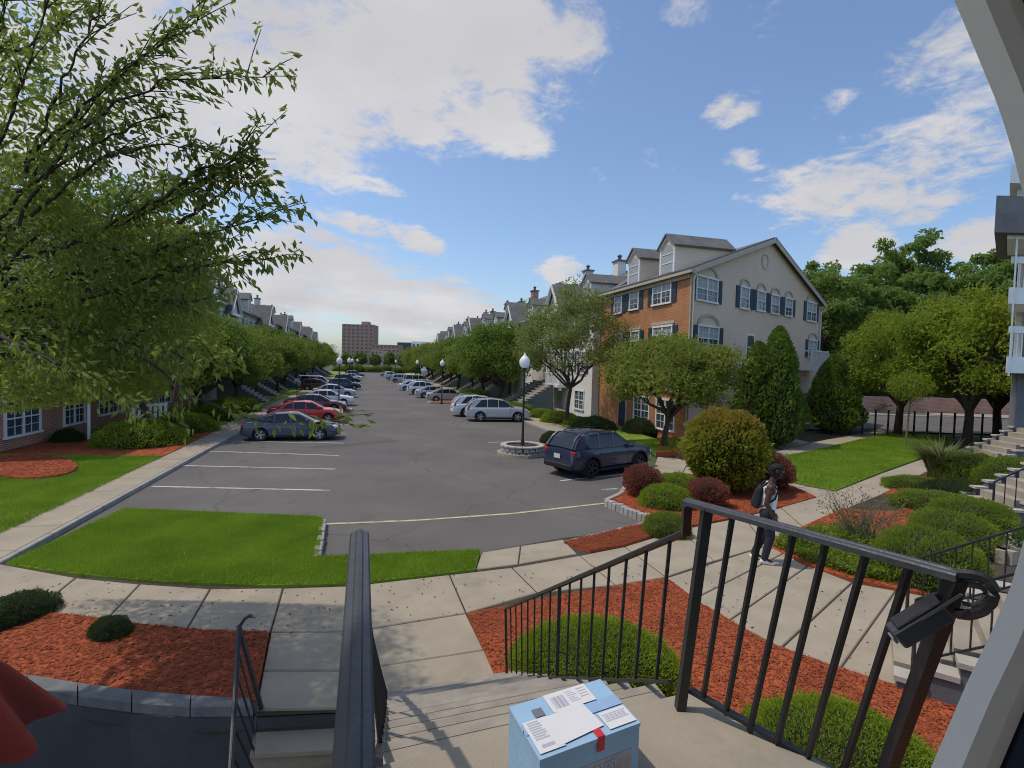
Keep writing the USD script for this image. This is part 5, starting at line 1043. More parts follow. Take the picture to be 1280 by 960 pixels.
# white picket screen, downspout sign and lamp by the left houses
ws = thing('white_fence', 'small white slatted fence in front of the left brick house', 'fence', G(187, 545))
for k in range(7): mb = MB(); mb.box(G(167, 544) + (G(207, 540) - G(167, 544)) * k / 6 + UPZ * .7, (.09, .09, 1.4), 0); part(ws, 'slat', mb, 'white_paint')
for z in (.35, 1.3): mb = MB(); mb.bar(G(165, 544.2) + UPZ * z, G(209, 539.8) + UPZ * z, .06, .1); part(ws, 'rail', mb, 'white_paint')
sg = thing('bed_light', 'small white mushroom light in the left mulch bed', 'light', G(127, 556)); mb = MB(); mb.tube([sg.org, sg.org + UPZ * .42], .025, 6); part(sg, 'stem', mb, 'white_paint'); mb = MB(); mb.lathe([(0, .55), (.14, .5), (.2, .40), (.0, .38)], sg.org, 12); part(sg, 'shade', mb, 'white_paint', 40)
dsp = thing('downspout', 'white downspout on the corner of the left brick house', 'pipe', G(111, 551)); mb = MB(); mb.tube([dsp.org, dsp.org + UPZ * 6.5], .06, 6); part(dsp, 'pipe', mb, 'white_paint')
# far blocks
def tower(name, label, px0, px1, ytop, d, mat, nx, nz, depth=14, bump=False):
    a, b = At(px0, 455, d), At(px1, 455, d); h = EYE[2] + ray((px0 + px1) / 2, ytop)[2] * d; t = thing(name, label, 'building', ((a + b) / 2 * (1, 1, 0))); c = (a + b) / 2; W = b[0] - a[0]
    mb = MB(); mb.box((c[0], c[1] + depth / 2, h / 2), (W, depth, h)); part(t, 'wall', mb, mat)
    if bump: mb = MB(); mb.box((c[0] + W * .18, c[1] + depth / 2, h + 1.3), (W * .22, depth * .5, 2.6)); part(t, 'lift_house', mb, mat)
    for i in range(nx):
        for j in range(nz):
            mb = MB(); mb.box((a[0] + W * (i + .5) / nx, c[1] - .05, h * (j + .55) / nz), (W / nx * .42, .2, h / nz * .42)); part(t, 'window', mb, 'pane')
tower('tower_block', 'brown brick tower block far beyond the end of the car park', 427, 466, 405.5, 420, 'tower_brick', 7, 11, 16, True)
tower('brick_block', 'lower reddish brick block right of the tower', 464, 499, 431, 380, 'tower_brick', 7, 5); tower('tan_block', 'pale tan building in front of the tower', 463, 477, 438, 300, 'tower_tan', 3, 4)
tower('grey_block', 'small grey building right of the brick block', 496, 512, 428, 400, 'concrete_dark', 4, 5); tower('pale_block', 'pale house front behind the far right trees', 514, 530, 427, 190, 'white_paint', 3, 3)

# neighbour's flights of stairs on the right, and the balcony building
s1 = thing('side_stairs', 'nearest neighbouring stairs with tan treads and grey side wall, behind the landing railing', 'stairs', G(1120, 858)); o1 = G(1120, 858) ; o1[2] = 0
a1_ = (G(1206, 884) - G(1120, 858)); a1_[2] = 0; a1_ /= np.linalg.norm(a1_); sd1 = V(-a1_[1], a1_[0], 0)
stair_flight(s1, o1 + sd1 * .1, a1_, sd1, 9, .17, .27, 1.7)
for w_ in (0.12, 1.6):
    rl2 = thing('side_railing', ('near' if w_ < 1 else 'far') + ' black iron railing of the nearest neighbouring stairs', 'railing', o1 + sd1 * w_)
    b0, b1 = o1 + sd1 * w_ + a1_ * .15 + UPZ * .17, o1 + sd1 * w_ + a1_ * 2.4 + UPZ * 1.6
    mb = MB(); mb.bar(b0 + UPZ * .85, b1 + UPZ * .85, .035, .025); part(rl2, 'handrail', mb, 'iron'); mb = MB(); mb.bar(b0 + UPZ * .12, b1 + UPZ * .12, .022); part(rl2, 'bottom_rail', mb, 'iron')
    for k in range(15):
        q = b0 + (b1 - b0) * k / 14; mb = MB(); mb.bar(q + UPZ * (.12 if k % 14 else 0), q + UPZ * .85, .014 if k % 14 else .03); part(rl2, 'baluster' if k % 14 else 'post', mb, 'iron')
def flight(px, py, label, n, ax_, w, tread=.30, rise=.18):
    o = G(px, py); o[2] = 0; ax_ = V(*ax_, 0) / np.linalg.norm(ax_); sd_ = V(-ax_[1], ax_[0], 0); t = thing('side_stairs', label, 'stairs', o); stair_flight(t, o, ax_, sd_, n, rise, tread, w); return t, o, ax_, sd_
t2, o2, x2, y2 = flight(1240, 652, 'second flight of neighbouring stairs with stepped pale caps and grey wall', 9, (1, -.18), 1.6)
rl2 = thing('side_railing', 'thin black railing on the second flight of neighbouring stairs', 'railing', o2)
mb = MB(); mb.bar(o2 + UPZ * 1.0, o2 + x2 * 2.6 + UPZ * 2.55, .03); part(rl2, 'handrail', mb, 'iron')
for k in range(12): q = o2 + x2 * 2.6 * k / 11 + UPZ * (.14 + 1.55 * k / 11); mb = MB(); mb.bar(q, q + UPZ * .86, .016 if k else .035); part(rl2, 'baluster' if k else 'post', mb, 'iron')
flight(1219, 590, 'far flight of neighbouring stairs with a row of pale stepped caps', 9, (1, -.12), 1.6)
yd = thing('yard_wall', 'low pale concrete border with dark planting pockets between the neighbouring stairs', 'wall', G(1240, 700))
for a, b in (((1215, 690), (1268, 706)), ((1236, 655), (1214, 695)), ((1262, 668), (1250, 704))):
    a, b = G(*a), G(*b); mb = MB(); mb.bar(a + UPZ * .12, b + UPZ * .12, .16, .26); part(yd, 'border', mb, 'concrete_step')
for k, (px, py) in enumerate(((1246, 672), (1262, 690), (1276, 700))):
    g_ = G(px, py); p_ = thing('flower_pot', ['pale square pot with a small plant beside the second stairs', 'pale pot in the middle of the neighbouring yard', 'pale pot nearest the door frame in the neighbouring yard'][k], 'pot', g_); mb = MB(); mb.lathe([(0, 0), (.13, 0), (.18, .26), (.15, .26), (.13, .2), (0, .2)], g_, 14); part(p_, 'pot', mb, 'concrete_step', 30); part(p_, 'plant', MB().add(*leaf_cloud(g_ + np.random.default_rng(k).normal(0, .09, (120, 3)) + V(0, 0, .3), .08, np.random.default_rng(k))), 'leaf_dark', kind='stuff')
bb = thing('balcony_building', 'white balcony building with columns and balustrades at the right edge', 'building', At(1262, 470, 20) * (1, 1, 0)); Db = 20.0
def bx(px0, px1, y0, y1, d0, d1, nm, mat, par=bb):
    a, b = At(px0, y1, d0), At(px1, y0, d0); mb = MB(); mb.pbox(V(a[0], d0, a[2]), V(b[0] - a[0], 0, 0), V((d1 - d0) * .955, d1 - d0, 0), UPZ * (b[2] - a[2])); return part(par, nm, mb, mat)
bx(1262, 1420, 268, 560, 22.5, 30, 'wall', 'siding_white'); bx(1236, 1420, 252, 292, 19.6, 24, 'roof_edge', 'roof_grey'); bx(1252, 1420, 288, 300, 19.9, 22.6, 'beam', 'white_paint')
bx(1253, 1420, 214, 232, 21, 30, 'gable_trim', 'white_paint'); bx(1262, 1420, 226, 254, 21.5, 30, 'upper_wall', 'siding_white')
for yf in (372, 458): 
    bal = bx(1256, 1420, yf - 8, yf + 8, 19.9, 22.6, 'balcony', 'white_paint'); bx(1258, 1420, yf - 46, yf - 42, 19.95, 20.05, 'handrail', 'white_paint', bal)
    for k in range(16): bx(1262 + k * 6, 1264.5 + k * 6, yf - 42, yf - 8, 19.97, 20.03, 'baluster', 'white_paint', bal)
for px, y0, y1 in ((1259, 298, 470), (1318, 298, 470)): bx(px, px + 7, y0, y1, 19.86, 20.2, 'column', 'white_paint')
for y0, y1 in ((300, 362), (384, 448)): bx(1276, 1310, y0, y1, 22.44, 22.52, 'balcony_door', 'pane')
bx(1268, 1420, 466, 600, 20.6, 24, 'ground_floor', 'stair_wall')
# street fence, wall beyond, kerbside
fn = thing('street_fence', 'black iron fence with slim posts between the garden and the street', 'fence', G(1150, 543))
fa, fb = G(1062, 542), G(1262, 553); fa[2] = fb[2] = 0
for k in range(13): q = fa + (fb - fa) * k / 12; mb = MB(); mb.bar(q, q + UPZ * 1.5, .07); part(fn, 'post', mb, 'iron')
for z in (.18, 1.32): mb = MB(); mb.bar(fa + UPZ * z, fb + UPZ * z, .025); part(fn, 'rail', mb, 'iron')

mb = MB(); mb.box((50, 49.2, .7), (80, .3, 1.5)); single('street_wall', mb, 'brick_row', 'low reddish brick wall across the street behind the fence', 'wall')
# ------------------------------------------------------------------ cars
SHAPES = {
    'suv': dict(L=4.47, W=1.80, wr=.36, ax=(-1.33, 1.34), deck=[(0, .66), (.01, .98), (.03, 1.08), (.30, 1.08), (.70, 1.05), (.78, 1.03), (.90, .97), (.97, .86), (1, .70)], roof=[(.018, 1.08), (.065, 1.40), (.115, 1.56), (.36, 1.61), (.54, 1.55), (.72, 1.06)], pill=(.10, .30, .475, .66)),
    'xuv': dict(L=4.75, W=1.88, wr=.37, ax=(-1.38, 1.40), deck=[(0, .65), (.01, .95), (.04, 1.06), (.70, 1.08), (.78, 1.06), (.90, .99), (.97, .85), (1, .68)], roof=[(.02, 1.06), (.085, 1.42), (.17, 1.62), (.40, 1.68), (.57, 1.58), (.73, 1.08)], pill=(.13, .32, .49, .66)),
    'sedan': dict(L=4.75, W=1.83, wr=.33, ax=(-1.42, 1.40), deck=[(0, .60), (.01, .88), (.04, .96), (.15, .99), (.70, .95), (.80, .93), (.91, .84), (.97, .72), (1, .56)], roof=[(.12, .98), (.24, 1.26), (.34, 1.40), (.47, 1.43), (.56, 1.38), (.73, .95)], pill=(.20, .34, .50, .66)),
    'van': dict(L=5.1, W=1.95, wr=.35, ax=(-1.5, 1.5), deck=[(0, .7), (.01, 1.0), (.03, 1.05), (.75, 1.06), (.85, 1.0), (.95, .9), (1, .66)], roof=[(.015, 1.05), (.035, 1.55), (.07, 1.78), (.60, 1.80), (.68, 1.7), (.83, 1.03)], pill=(.06, .33, .53, .73))}
def car(kindn, col, label, cat, fwheel, group=None, head=None, dark=False, k=.87, z=LOT):
    """fwheel: ground point under the near (right hand) front wheel; head: unit heading"""
    S = SHAPES[kindn]; L, W = S['L'], S['W']; h = E1 if head is None else head; lft = V(-h[1], h[0], 0); ctr = fwheel - h * S['ax'][1] * k + lft * (W / 2 - .1) * k; ctr = ctr * (1, 1, 0) + UPZ * z
    t = thing(cat if cat in ('car', 'van') else 'car', label, cat, ctr, group); UsdGeom.Xformable(stage.GetPrimAtPath(t.path)).AddScaleOp().Set(Gf.Vec3f(k, k, k)); tr = lambda p: ctr + np.outer(p[:, 0], h) + np.outer(p[:, 1], lft) + np.outer(p[:, 2], UPZ)
    dx, dz = np.array(S['deck']).T; rx, rz = np.array(S['roof']).T; X = lambda f: (np.asarray(f) - .5) * L
    fs = np.unique(np.r_[0, .006, .02, .045, .08, np.linspace(.12, .9, 27), .93, .96, .985, 1]); rings = []
    for f in fs:
        top = np.interp(f, dx, dz); e = min(f, 1 - f); nar = 1 - .16 * max(0, 1 - e / .10) ** 2; w = W / 2 * nar; zb = (.29 if kindn in ('suv', 'xuv') else .20) + .12 * max(0, 1 - e / .06)
        half = [(w * .90, zb), (w * .985, zb + .10), (w, (zb + top) * .5 + .02), (w * .985, top - .16), (w * .93, top - .035), (w * .80, top + .005), (w * .4, top + .025)]
        rings.append([(X(f), -y, zz) for y, zz in half] + [(X(f), 0, top + .03)] + [(X(f), y, zz) for y, zz in half[::-1]])
    n = len(rings[0]); v = np.array(rings).reshape(-1, 3); F = []
    for i in range(len(rings) - 1):
        for k in range(n): a, b = i * n + k, i * n + (k + 1) % n; F += [[a, b, b + n], [a, b + n, a + n]]
    m_ = len(rings) - 1; F += [[0, k + 1, k] for k in range(1, n - 1)] + [[m_ * n, m_ * n + k, m_ * n + k + 1] for k in range(1, n - 1)]
    tm = trimesh.Trimesh(v, F, process=True); tm.fix_normals()
    man = manifold3d.Manifold(manifold3d.Mesh(np.asarray(tm.vertices, np.float32), np.asarray(tm.faces, np.uint32)))
    for ax in S['ax']:
        for s in (-1, 1):
            c_ = manifold3d.Manifold.cylinder(.5, S['wr'] + .06, S['wr'] + .06, 24, True).rotate((90, 0, 0)).translate((ax, s * (W / 2 - .08), S['wr'])); 
            if man.num_tri() > 0: man = man - c_
    mm = man.to_mesh(); bv, bf = np.array(mm.vert_properties[:, :3], float), np.array(mm.tri_verts)
    if len(bf) == 0: bv, bf = np.array(tm.vertices), np.array(tm.faces)
    part(t, 'body', MB().add(tr(bv), bf), col, 32)
    # cabin: glass shell, then roof and pillars over it
    gf = np.unique(np.r_[rx, np.linspace(rx[0], rx[-1], 17)]); belt = lambda f: np.interp(f, dx, dz); rf = lambda f: np.interp(f, rx, rz)
    def ring(f, k=1.0, out=0.0):
        b, r_ = belt(f) - .02, rf(f); wb = W / 2 * .90; hh = r_ - b; wt = wb - .34 * hh * .62
        pr = [(wb, b), (wb + (wt - wb) * .8, b + hh * .8), (wt - .03, b + hh * .93), (wt * .80, r_), (wt * .4, r_ + .022)]
        return [(X(f), -(y + out), zz) for y, zz in pr] + [(X(f), 0, r_ + .028)] + [(X(f), y + out, zz) for y, zz in pr[::-1]]
    R_ = [ring(f) for f in gf]; n = len(R_[0]); v = np.array(R_).reshape(-1, 3); F = []
    for i in range(len(R_) - 1):
        for k in range(n - 1): a, b = i * n + k, i * n + k + 1; F += [[a, b, b + n], [a, b + n, a + n]]
    part(t, 'glasshouse', MB().add(tr(v), F), 'glass_car', 35)
    mb = MB(); i0, i1 = np.argmin(abs(gf - rx[2])) , np.argmin(abs(gf - rx[-2])); v, F = [], []
    for i in range(i0, i1 + 1): q = np.array(ring(gf[i], 1, .006))[2:n - 2]; q[:, 2] += .010; v.append(q)
    v = np.array(v); k_ = v.shape[1]
    for i in range(len(v) - 1):
        for k in range(k_ - 1): a, b = i * k_ + k, i * k_ + k + 1; F += [[a, b, b + k_], [a, b + k_, a + k_]]
    mb.add(tr(v.reshape(-1, 3)), F)
    def pill(f0, f1, w0, lo=0, hi=.95):
        for s in (-1, 1):
            pts = []
            for (f, kk) in ((f0, lo), (f1, hi)): 
                b, r_ = belt(f) - .02, rf(f); hh = r_ - b; wb = W / 2 * .90; wt = wb - .34 * hh * .62; q = min(kk, .93); y = wb + (wt - wb) * q + .008; pts.append((X(f), s * y, b + hh * kk))
            q = np.array([[pts[0][0] - w0 / 2, pts[0][1], pts[0][2]], [pts[0][0] + w0 / 2, pts[0][1], pts[0][2]], [pts[1][0] + w0 / 2, pts[1][1], pts[1][2]], [pts[1][0] - w0 / 2, pts[1][1], pts[1][2]]]); mb.add(tr(q), [[0, 1, 2], [0, 2, 3]]) if s < 0 else mb.add(tr(q), [[0, 2, 1], [0, 3, 2]])
    for f in S['pill'][1:3]: pill(f, f, .07)
    def edge(fa_, fb_, wd):                                      # slanted front and rear pillars follow the cabin outline
        for s in (-1, 1):
            ps = []
            for f in np.linspace(fa_, fb_, 5): r_ = np.array(ring(f, 1, .008)); ps.append(r_[3] if s < 0 else r_[n - 4]); 
            ps = tr(np.array(ps)); mb.tube(ps + UPZ * .004, wd, 5)
    edge(rx[0], rx[2], .05); edge(rx[-1], rx[-2], .04)
    for f0, f1 in ((rx[0] + .01, S['pill'][0] + .03),): pill(f0 + .045, f1 + .025, (.42 if kindn in ('suv', 'xuv') else .16) if kindn != 'van' else .10)
    part(t, 'roof', mb, col, 35)
    for ax in S['ax']:                                           # wheels
        for s in (-1, 1):
            cw = tr(np.array([[ax, s * (W / 2 - .115), S['wr']]]))[0]; prof = [(.62, -.10), (.90, -.11), (1.0, -.075), (1.0, .075), (.90, .11), (.62, .10)]; mb = MB(); nn = 22; vv = []
            for r_, y in prof:
                for k in range(nn): a = 2 * np.pi * k / nn; vv.append(cw + h * math.cos(a) * r_ * S['wr'] + UPZ * math.sin(a) * r_ * S['wr'] + lft * y)
            F = []
            for i in range(len(prof) - 1):
                for k in range(nn): a, b = i * nn + k, i * nn + (k + 1) % nn; F += [[a, b, b + nn], [a, b + nn, a + nn]]
            mb.add(vv, F); wh = part(t, 'wheel', mb, 'rubber', 35)
            mb = MB(); R0 = S['wr'] * .64; 
            for k in range(5):
                a = 2 * np.pi * k / 5; d_ = h * math.cos(a) + UPZ * math.sin(a); mb.bar(cw + lft * s * .075, cw + lft * s * .085 + d_ * R0, .075, .03, ref=lft)
            for k in range(nn): a, b = 2 * np.pi * k / nn, 2 * np.pi * (k + 1) / nn; mb.bar(cw + lft * s * .088 + (h * math.cos(a) + UPZ * math.sin(a)) * R0, cw + lft * s * .088 + (h * math.cos(b) + UPZ * math.sin(b)) * R0, .03, .025, ref=lft)
            part(wh, 'rim', mb, 'rim_dark' if dark else 'rim')
            mb = MB(); c2 = cw + lft * s * .02; mb.add([c2] + [c2 + (h * math.cos(2 * np.pi * k / nn) + UPZ * math.sin(2 * np.pi * k / nn)) * R0 for k in range(nn)], [[0, k + 1, (k + 1) % nn + 1] for k in range(nn)]); part(wh, 'brake', mb, 'trim_black')
    def lbox(nm, x, y, zz, sx, sy, sz, mat, r=.02): mb = MB(); mb.cbox((0, 0, 0), (sx, sy, sz), r); vv, ff = mb.arrays(); part(t, nm, MB().add(tr(vv + (x, y, zz)), ff), mat)
    for s in (-1, 1):
        lbox('tail_light', X(.026), s * W * .40, .93 if kindn != 'sedan' else .80, .14, .25, .15, 'lamp_red', .03); lbox('headlight', X(.955), s * W * .36, .72, .22, .34, .13, 'lamp_clear'); lbox('mirror', X(.665), s * (W / 2 + .05), 1.06, .14, .16, .13, col)
        lbox('sill', 0, s * (W / 2 - .05), .27, L * .46, .10, .10, 'trim_black'); 
        for f in (.34, .52): lbox('door_handle', X(f), s * (W / 2 - .005), .82, .16, .03, .03, col, .008)
        for f in (S['pill'][1] - .005, S['pill'][2] - .01, S['pill'][2] + .19 - .02): lbox('door_seam', X(f), s * (W / 2 - .012), .66, .012, .02, .52, 'trim_black', .002)
    lbox('rear_bumper', X(.012), 0, .44, .16, W * .84, .22, 'trim_black' if dark else col, .05); lbox('front_bumper', X(.985), 0, .40, .14, W * .80, .20, 'trim_black', .04); lbox('licence_plate', X(-.006), 0, .78 if kindn != 'sedan' else .62, .02, .32, .16, 'plate', .004); lbox('grille', X(.992), 0, .62, .06, W * .45, .14, 'trim_black', .02)
    if kindn in ('suv',):
        for ax in S['ax']:
            for s in (-1, 1):
                mb = MB(); mb.tube(tr(np.array([[ax + math.cos(a) * (S['wr'] + .085), s * (W / 2 - .005), S['wr'] + math.sin(a) * (S['wr'] + .085)] for a in np.linspace(-.25, math.pi + .25, 14)])), .045, 6); part(t, 'arch_cladding', mb, 'trim_black', 40)
        for s in (-1, 1):
            mb = MB(); mb.tube(tr(np.array([[X(.18), s * .56, 1.59], [X(.22), s * .56, 1.65], [X(.52), s * .56, 1.65], [X(.56), s * .56, 1.58]])), .018, 5); part(t, 'roof_rail', mb, 'trim_black')
    return t
sa, sb = G(738, 597.5, LOT), G(803, 587, LOT); hd = (sb - sa) / np.linalg.norm(sb - sa)
car('suv', 'paint_navy', 'dark navy suv with black wheels and red tail lights, nearest parked car on the right', 'car', sa + hd * 2.42, None, hd, True, .91)
hd2 = V(.985, .17, 0)
car('xuv', 'paint_silver', 'silver suv parked behind the first lamp post, rear towards the lane', 'car', G(647, 527.5, LOT), None, hd2)
car('xuv', 'paint_white', 'white suv half hidden behind the silver suv', 'car', G(625, 521, LOT))
rc = [(578, 503, 'sedan', 'paint_tan', 'tan sedan nearest the second lamp post on the right'), (560, 498, 'sedan', 'paint_silver', 'silver sedan just beyond the tan sedan'), (546, 493.5, 'xuv', 'paint_white', 'white car beyond the silver sedan on the right'), (531, 488.5, 'sedan', 'paint_white', 'white sedan in front of the pale van'),
      (532, 481, 'van', 'paint_white', 'pale boxy van on the right side'), (511, 478.5, 'suv', 'paint_silver', 'silver car just past the pale van'), (505, 476, 'sedan', 'paint_grey', 'grey car past the pale van'), (499, 473.5, 'suv', 'paint_white', 'small white car far along the right side'), (493, 471, 'sedan', 'paint_tan', 'farthest tan car on the right side')]
for px, py, kd, cl, lb_ in rc: car(kd, cl, lb_, 'van' if kd == 'van' else 'car', G(px, py, LOT), 'cars parked on the right side')
lc_ = [(399, 550.5, 'sedan', 'paint_slate', 'dark blue grey sedan, nearest parked car on the left'), (410, 529, 'sedan', 'paint_red', 'bright red car on the left'), (417, 516, 'sedan', 'paint_wine', 'dark wine red car behind the red car'), (429, 507.5, 'sedan', 'paint_white', 'white sedan behind the left lamp post'),
       (434, 497, 'sedan', 'paint_silver', 'silver grey sedan beyond the white sedan on the left'), (443, 487.5, 'suv', 'paint_blue', 'navy suv standing tall far along the left side'), (444, 479.5, 'suv', 'paint_black', 'black car beyond the navy suv'), (448, 475.5, 'sedan', 'paint_white', 'small white car near the far left end'), (451, 472, 'xuv', 'paint_grey', 'grey car at the far left end')]
for px, py, kd, cl, lb_ in lc_: car(kd, cl, lb_, 'car', G(px, py, LOT), 'cars parked on the left side')
car('suv', 'paint_wine', 'dark red car further back under the left trees', 'car', G(411, 489, LOT) , 'cars parked on the left side')
car('van', 'paint_white', 'white van whose roof shows under the left trees', 'van', G(408, 485.5, LOT), 'cars parked on the left side')

# ------------------------------------------------------------------ lamp posts
def lamp_post(t, hh=3.72):
    mb = MB(); mb.lathe([(.0, 0), (.13, 0), (.13, .06), (.085, .12), (.075, .35), (.052, .42), (.045, 1.6), (.038, hh - .48), (.07, hh - .46), (.085, hh - .40), (.05, hh - .37), (0, hh - .37)], (0, 0, 0), 14); part(t, 'pole', mb, 'pole_dark', 40)
    mb = MB(); mb.lathe([(0, hh - .38), (.11, hh - .37), (.19, hh - .28), (.225, hh - .15), (.20, hh - .02), (.13, hh + .08), (.07, hh + .12), (0, hh + .12)], (0, 0, 0), 18); part(t, 'globe', mb, 'globe', 60)
    mb = MB(); mb.lathe([(.075, hh + .10), (.075, hh + .14), (.03, hh + .19), (.02, hh + .25), (0, hh + .27)], (0, 0, 0), 10); part(t, 'finial', mb, 'globe', 40)
K['lamp'] = proto('lamp_post'); lamp_post(K['lamp'])
for px, py, lb_, g_ in ((653, 561, 'nearest lamp post, standing in the round stone planter', None), (552, 505, 'second lamp post on the right, beside the tan sedan', None), (521, 487, 'third lamp post on the right', 'far lamp posts on the right'), (494.5, 474.5, 'far lamp post on the right', 'far lamp posts on the right'),
                  (423.5, 512, 'nearest lamp post on the left, between the red and the white car', None), (436, 492, 'second lamp post on the left, by the silver grey sedan', None), (440, 480, 'third lamp post on the left, by the black car', 'far lamp posts on the left'), (446.5, 474.5, 'farthest lamp post on the left, by the small white car', 'far lamp posts on the left')):
    copy(K['lamp'], 'lamp_post', lb_, 'street lamp', G(px, py, LOT) if py < 500 or px < 500 else G(px, py, .1 if px > 600 else LOT), 0, 1.0, g_)
lp = G(653, 562, .1); pl = thing('stone_planter', 'round rubble stone planter round the first lamp post', 'planter', (lp[0], lp[1], LOT)); rr = random.Random(8)
mb = MB(); mb.lathe([(0, .34), (.66, .34), (.72, 0), (.0, 0)], (lp[0], lp[1], LOT), 24); part(pl, 'soil', mb, 'soil')
for row in range(2):
    for k in range(20):
        a = 2 * np.pi * (k + .5 * row) / 20 + rr.uniform(-.03, .03); mb = MB(); mb.cbox((lp[0] + .78 * math.cos(a), lp[1] + .78 * math.sin(a), LOT + .10 + .17 * row), (.19, rr.uniform(.2, .24), .16), .025, a); part(pl, 'stone', mb, 'kerb_stone')
for k in range(18):
    a = 2 * np.pi * k / 18; mb = MB(); mb.cbox((lp[0] + .79 * math.cos(a), lp[1] + .79 * math.sin(a), LOT + .395), (.24, .265, .07), .015, a); part(pl, 'coping', mb, 'stair_cap')
isl = [lp[:2] + V(.2, 0)[:2] + np.array([1.25 * math.cos(a), 1.05 * math.sin(a)]) for a in np.linspace(np.pi * .5, np.pi * 1.5, 12)] + [G(700, 567, LOT)[:2], G(706, 551, LOT)[:2]]
struct('kerb_island', MB().prism(isl, LOT, LOT + .12), 'concrete_step')
isl2 = Polygon([tuple(q) for q in isl]).buffer(-.14); struct('mulch_bed', MB().prism(list(isl2.exterior.coords)[:-1], LOT + .10, LOT + .135), 'mulch')
for px, py in ((552, 504), (424, 513)):
    q = G(px, py, LOT); struct('kerb_island', MB().prism([q + E1 * a + E2 * b for a, b in ((-1.2, -.7), (3.4 if px > 500 else .9, -.7), (3.4 if px > 500 else .9, .7), (-1.2, .7))], LOT, LOT + .13), 'kerb_stone'); struct('mulch_bed', MB().prism([q + E1 * a + E2 * b for a, b in ((-1.0, -.5), (3.2 if px > 500 else .7, -.5), (3.2 if px > 500 else .7, .5), (-1.0, .5))], LOT + .1, LOT + .15), 'mulch')
sgn = thing('lot_sign', 'small white square sign beside the white van on the left', 'sign', G(371, 497)); mb = MB(); mb.bar(sgn.org, sgn.org + UPZ * 1.9, .05); part(sgn, 'post', mb, 'pole_dark'); mb = MB(); mb.box(sgn.org + V(0, -.04, 1.6), (.42, .03, .34)); part(sgn, 'plate', mb, 'white_paint')

# ------------------------------------------------------------------ the person on the path
pm('skin', (.060, .030, .020), .5, .12, 12.0, spec=.4); pm('hair', (.012, .009, .008), .7, .3, 40, .8, 90); pm('vest_white', (.78, .75, .74), .85, .04, 12, .2, 50); pm('trouser', (.022, .024, .034), .85, .15, 8, .3, 40); pm('shoe_white', (.66, .66, .66), .6, .05); pm('bag_black', (.016, .016, .018), .7, .2, 10, .2, 50)
pb = G(950, 702); SC = 1.04
lean = .085
pe = thing('person', 'person in white sleeveless top and dark trousers walking right on the path', 'person', pb)
def loc(p):                                                      # local: x ahead (picture right), y to the person's left (away), z up
    p = np.asarray(p, float); x = p[..., 0] + lean * np.maximum(p[..., 2] - .05, 0); hd_ = math.radians(-20)
    X_ = x * math.cos(hd_) - p[..., 1] * math.sin(hd_); Y_ = x * math.sin(hd_) + p[..., 1] * math.cos(hd_)
    return np.stack([X_, Y_, p[..., 2]], -1) * SC + pb
def sph(c, r): return manifold3d.Manifold.sphere(r, 14).translate(tuple(map(float, c)))
def bone(*cs): return manifold3d.Manifold.batch_hull([sph(c, r) for c, r in cs])
def flesh(bones, ref=.018, it=6):
    m = bones[0]
    for b in bones[1:]: m = m + b
    mm = m.refine_to_length(ref).to_mesh(); t = trimesh.Trimesh(np.array(mm.vert_properties[:, :3], float), np.array(mm.tri_verts), process=True)
    trimesh.smoothing.filter_taubin(t, iterations=it); return t
def fig(parent, nm, bones, mat, ref=.018, it=6, label=None):
    t = flesh(bones, ref, it); return part(parent, nm, MB().add(loc(np.array(t.vertices)), t.faces), mat, True, label)
J = dict(hipR=(.0, -.095, .92), hipL=(.0, .095, .92), kneeR=(.10, -.10, .51), kneeL=(.03, .10, .50), ankR=(.055, -.10, .09), ankL=(-.10, .10, .10))
shR, shL = (-.015, -.185, 1.40), (-.005, .185, 1.40); elR, elL = (-.055, -.235, 1.12), (.02, .235, 1.12); wrR, wrL = (.085, -.215, .90), (.12, .19, .90)
sk = []
sk += [bone(((0, 0, 1.0), .125), ((.01, 0, 1.22), .12)), bone(((-.01, -.10, 1.33), .10), ((-.01, .10, 1.33), .10)), bone(((.0, -.07, .93), .10), ((.0, .07, .93), .10), ((.0, 0, 1.05), .12)), bone(((.0, 0, 1.2), .13), ((-.01, 0, 1.36), .12))]
sk += [bone(((-.01, 0, 1.40), .062), ((.035, 0, 1.55), .055)), bone((shR, .066), ((0, 0, 1.42), .06)), bone((shL, .066), ((0, 0, 1.42), .06))]
for s_, e_, w_ in ((shR, elR, wrR), (shL, elL, wrL)): sk += [bone((s_, .060), (e_, .043)), bone((e_, .043), (w_, .030))]
hc = V(.075, 0, 1.665)
sk += [bone((hc + (-.025, 0, .03), .092), (hc + (.03, 0, .03), .082)), bone((hc + (.035, 0, -.05), .062), (hc + (.055, 0, -.085), .040), (hc + (-.01, 0, -.03), .07)), bone((hc + (.095, 0, .005), .014), (hc + (.118, 0, -.025), .017)), bone((hc + (.088, -.02, -.062), .016), (hc + (.088, .02, -.062), .016)), bone((hc + (.09, -.035, .03), .016), (hc + (.09, .035, .03), .016))]
for s in (-1, 1): sk.append(bone((hc + (-.015, s * .088, .0), .022), (hc + (-.008, s * .088, .03), .02)))
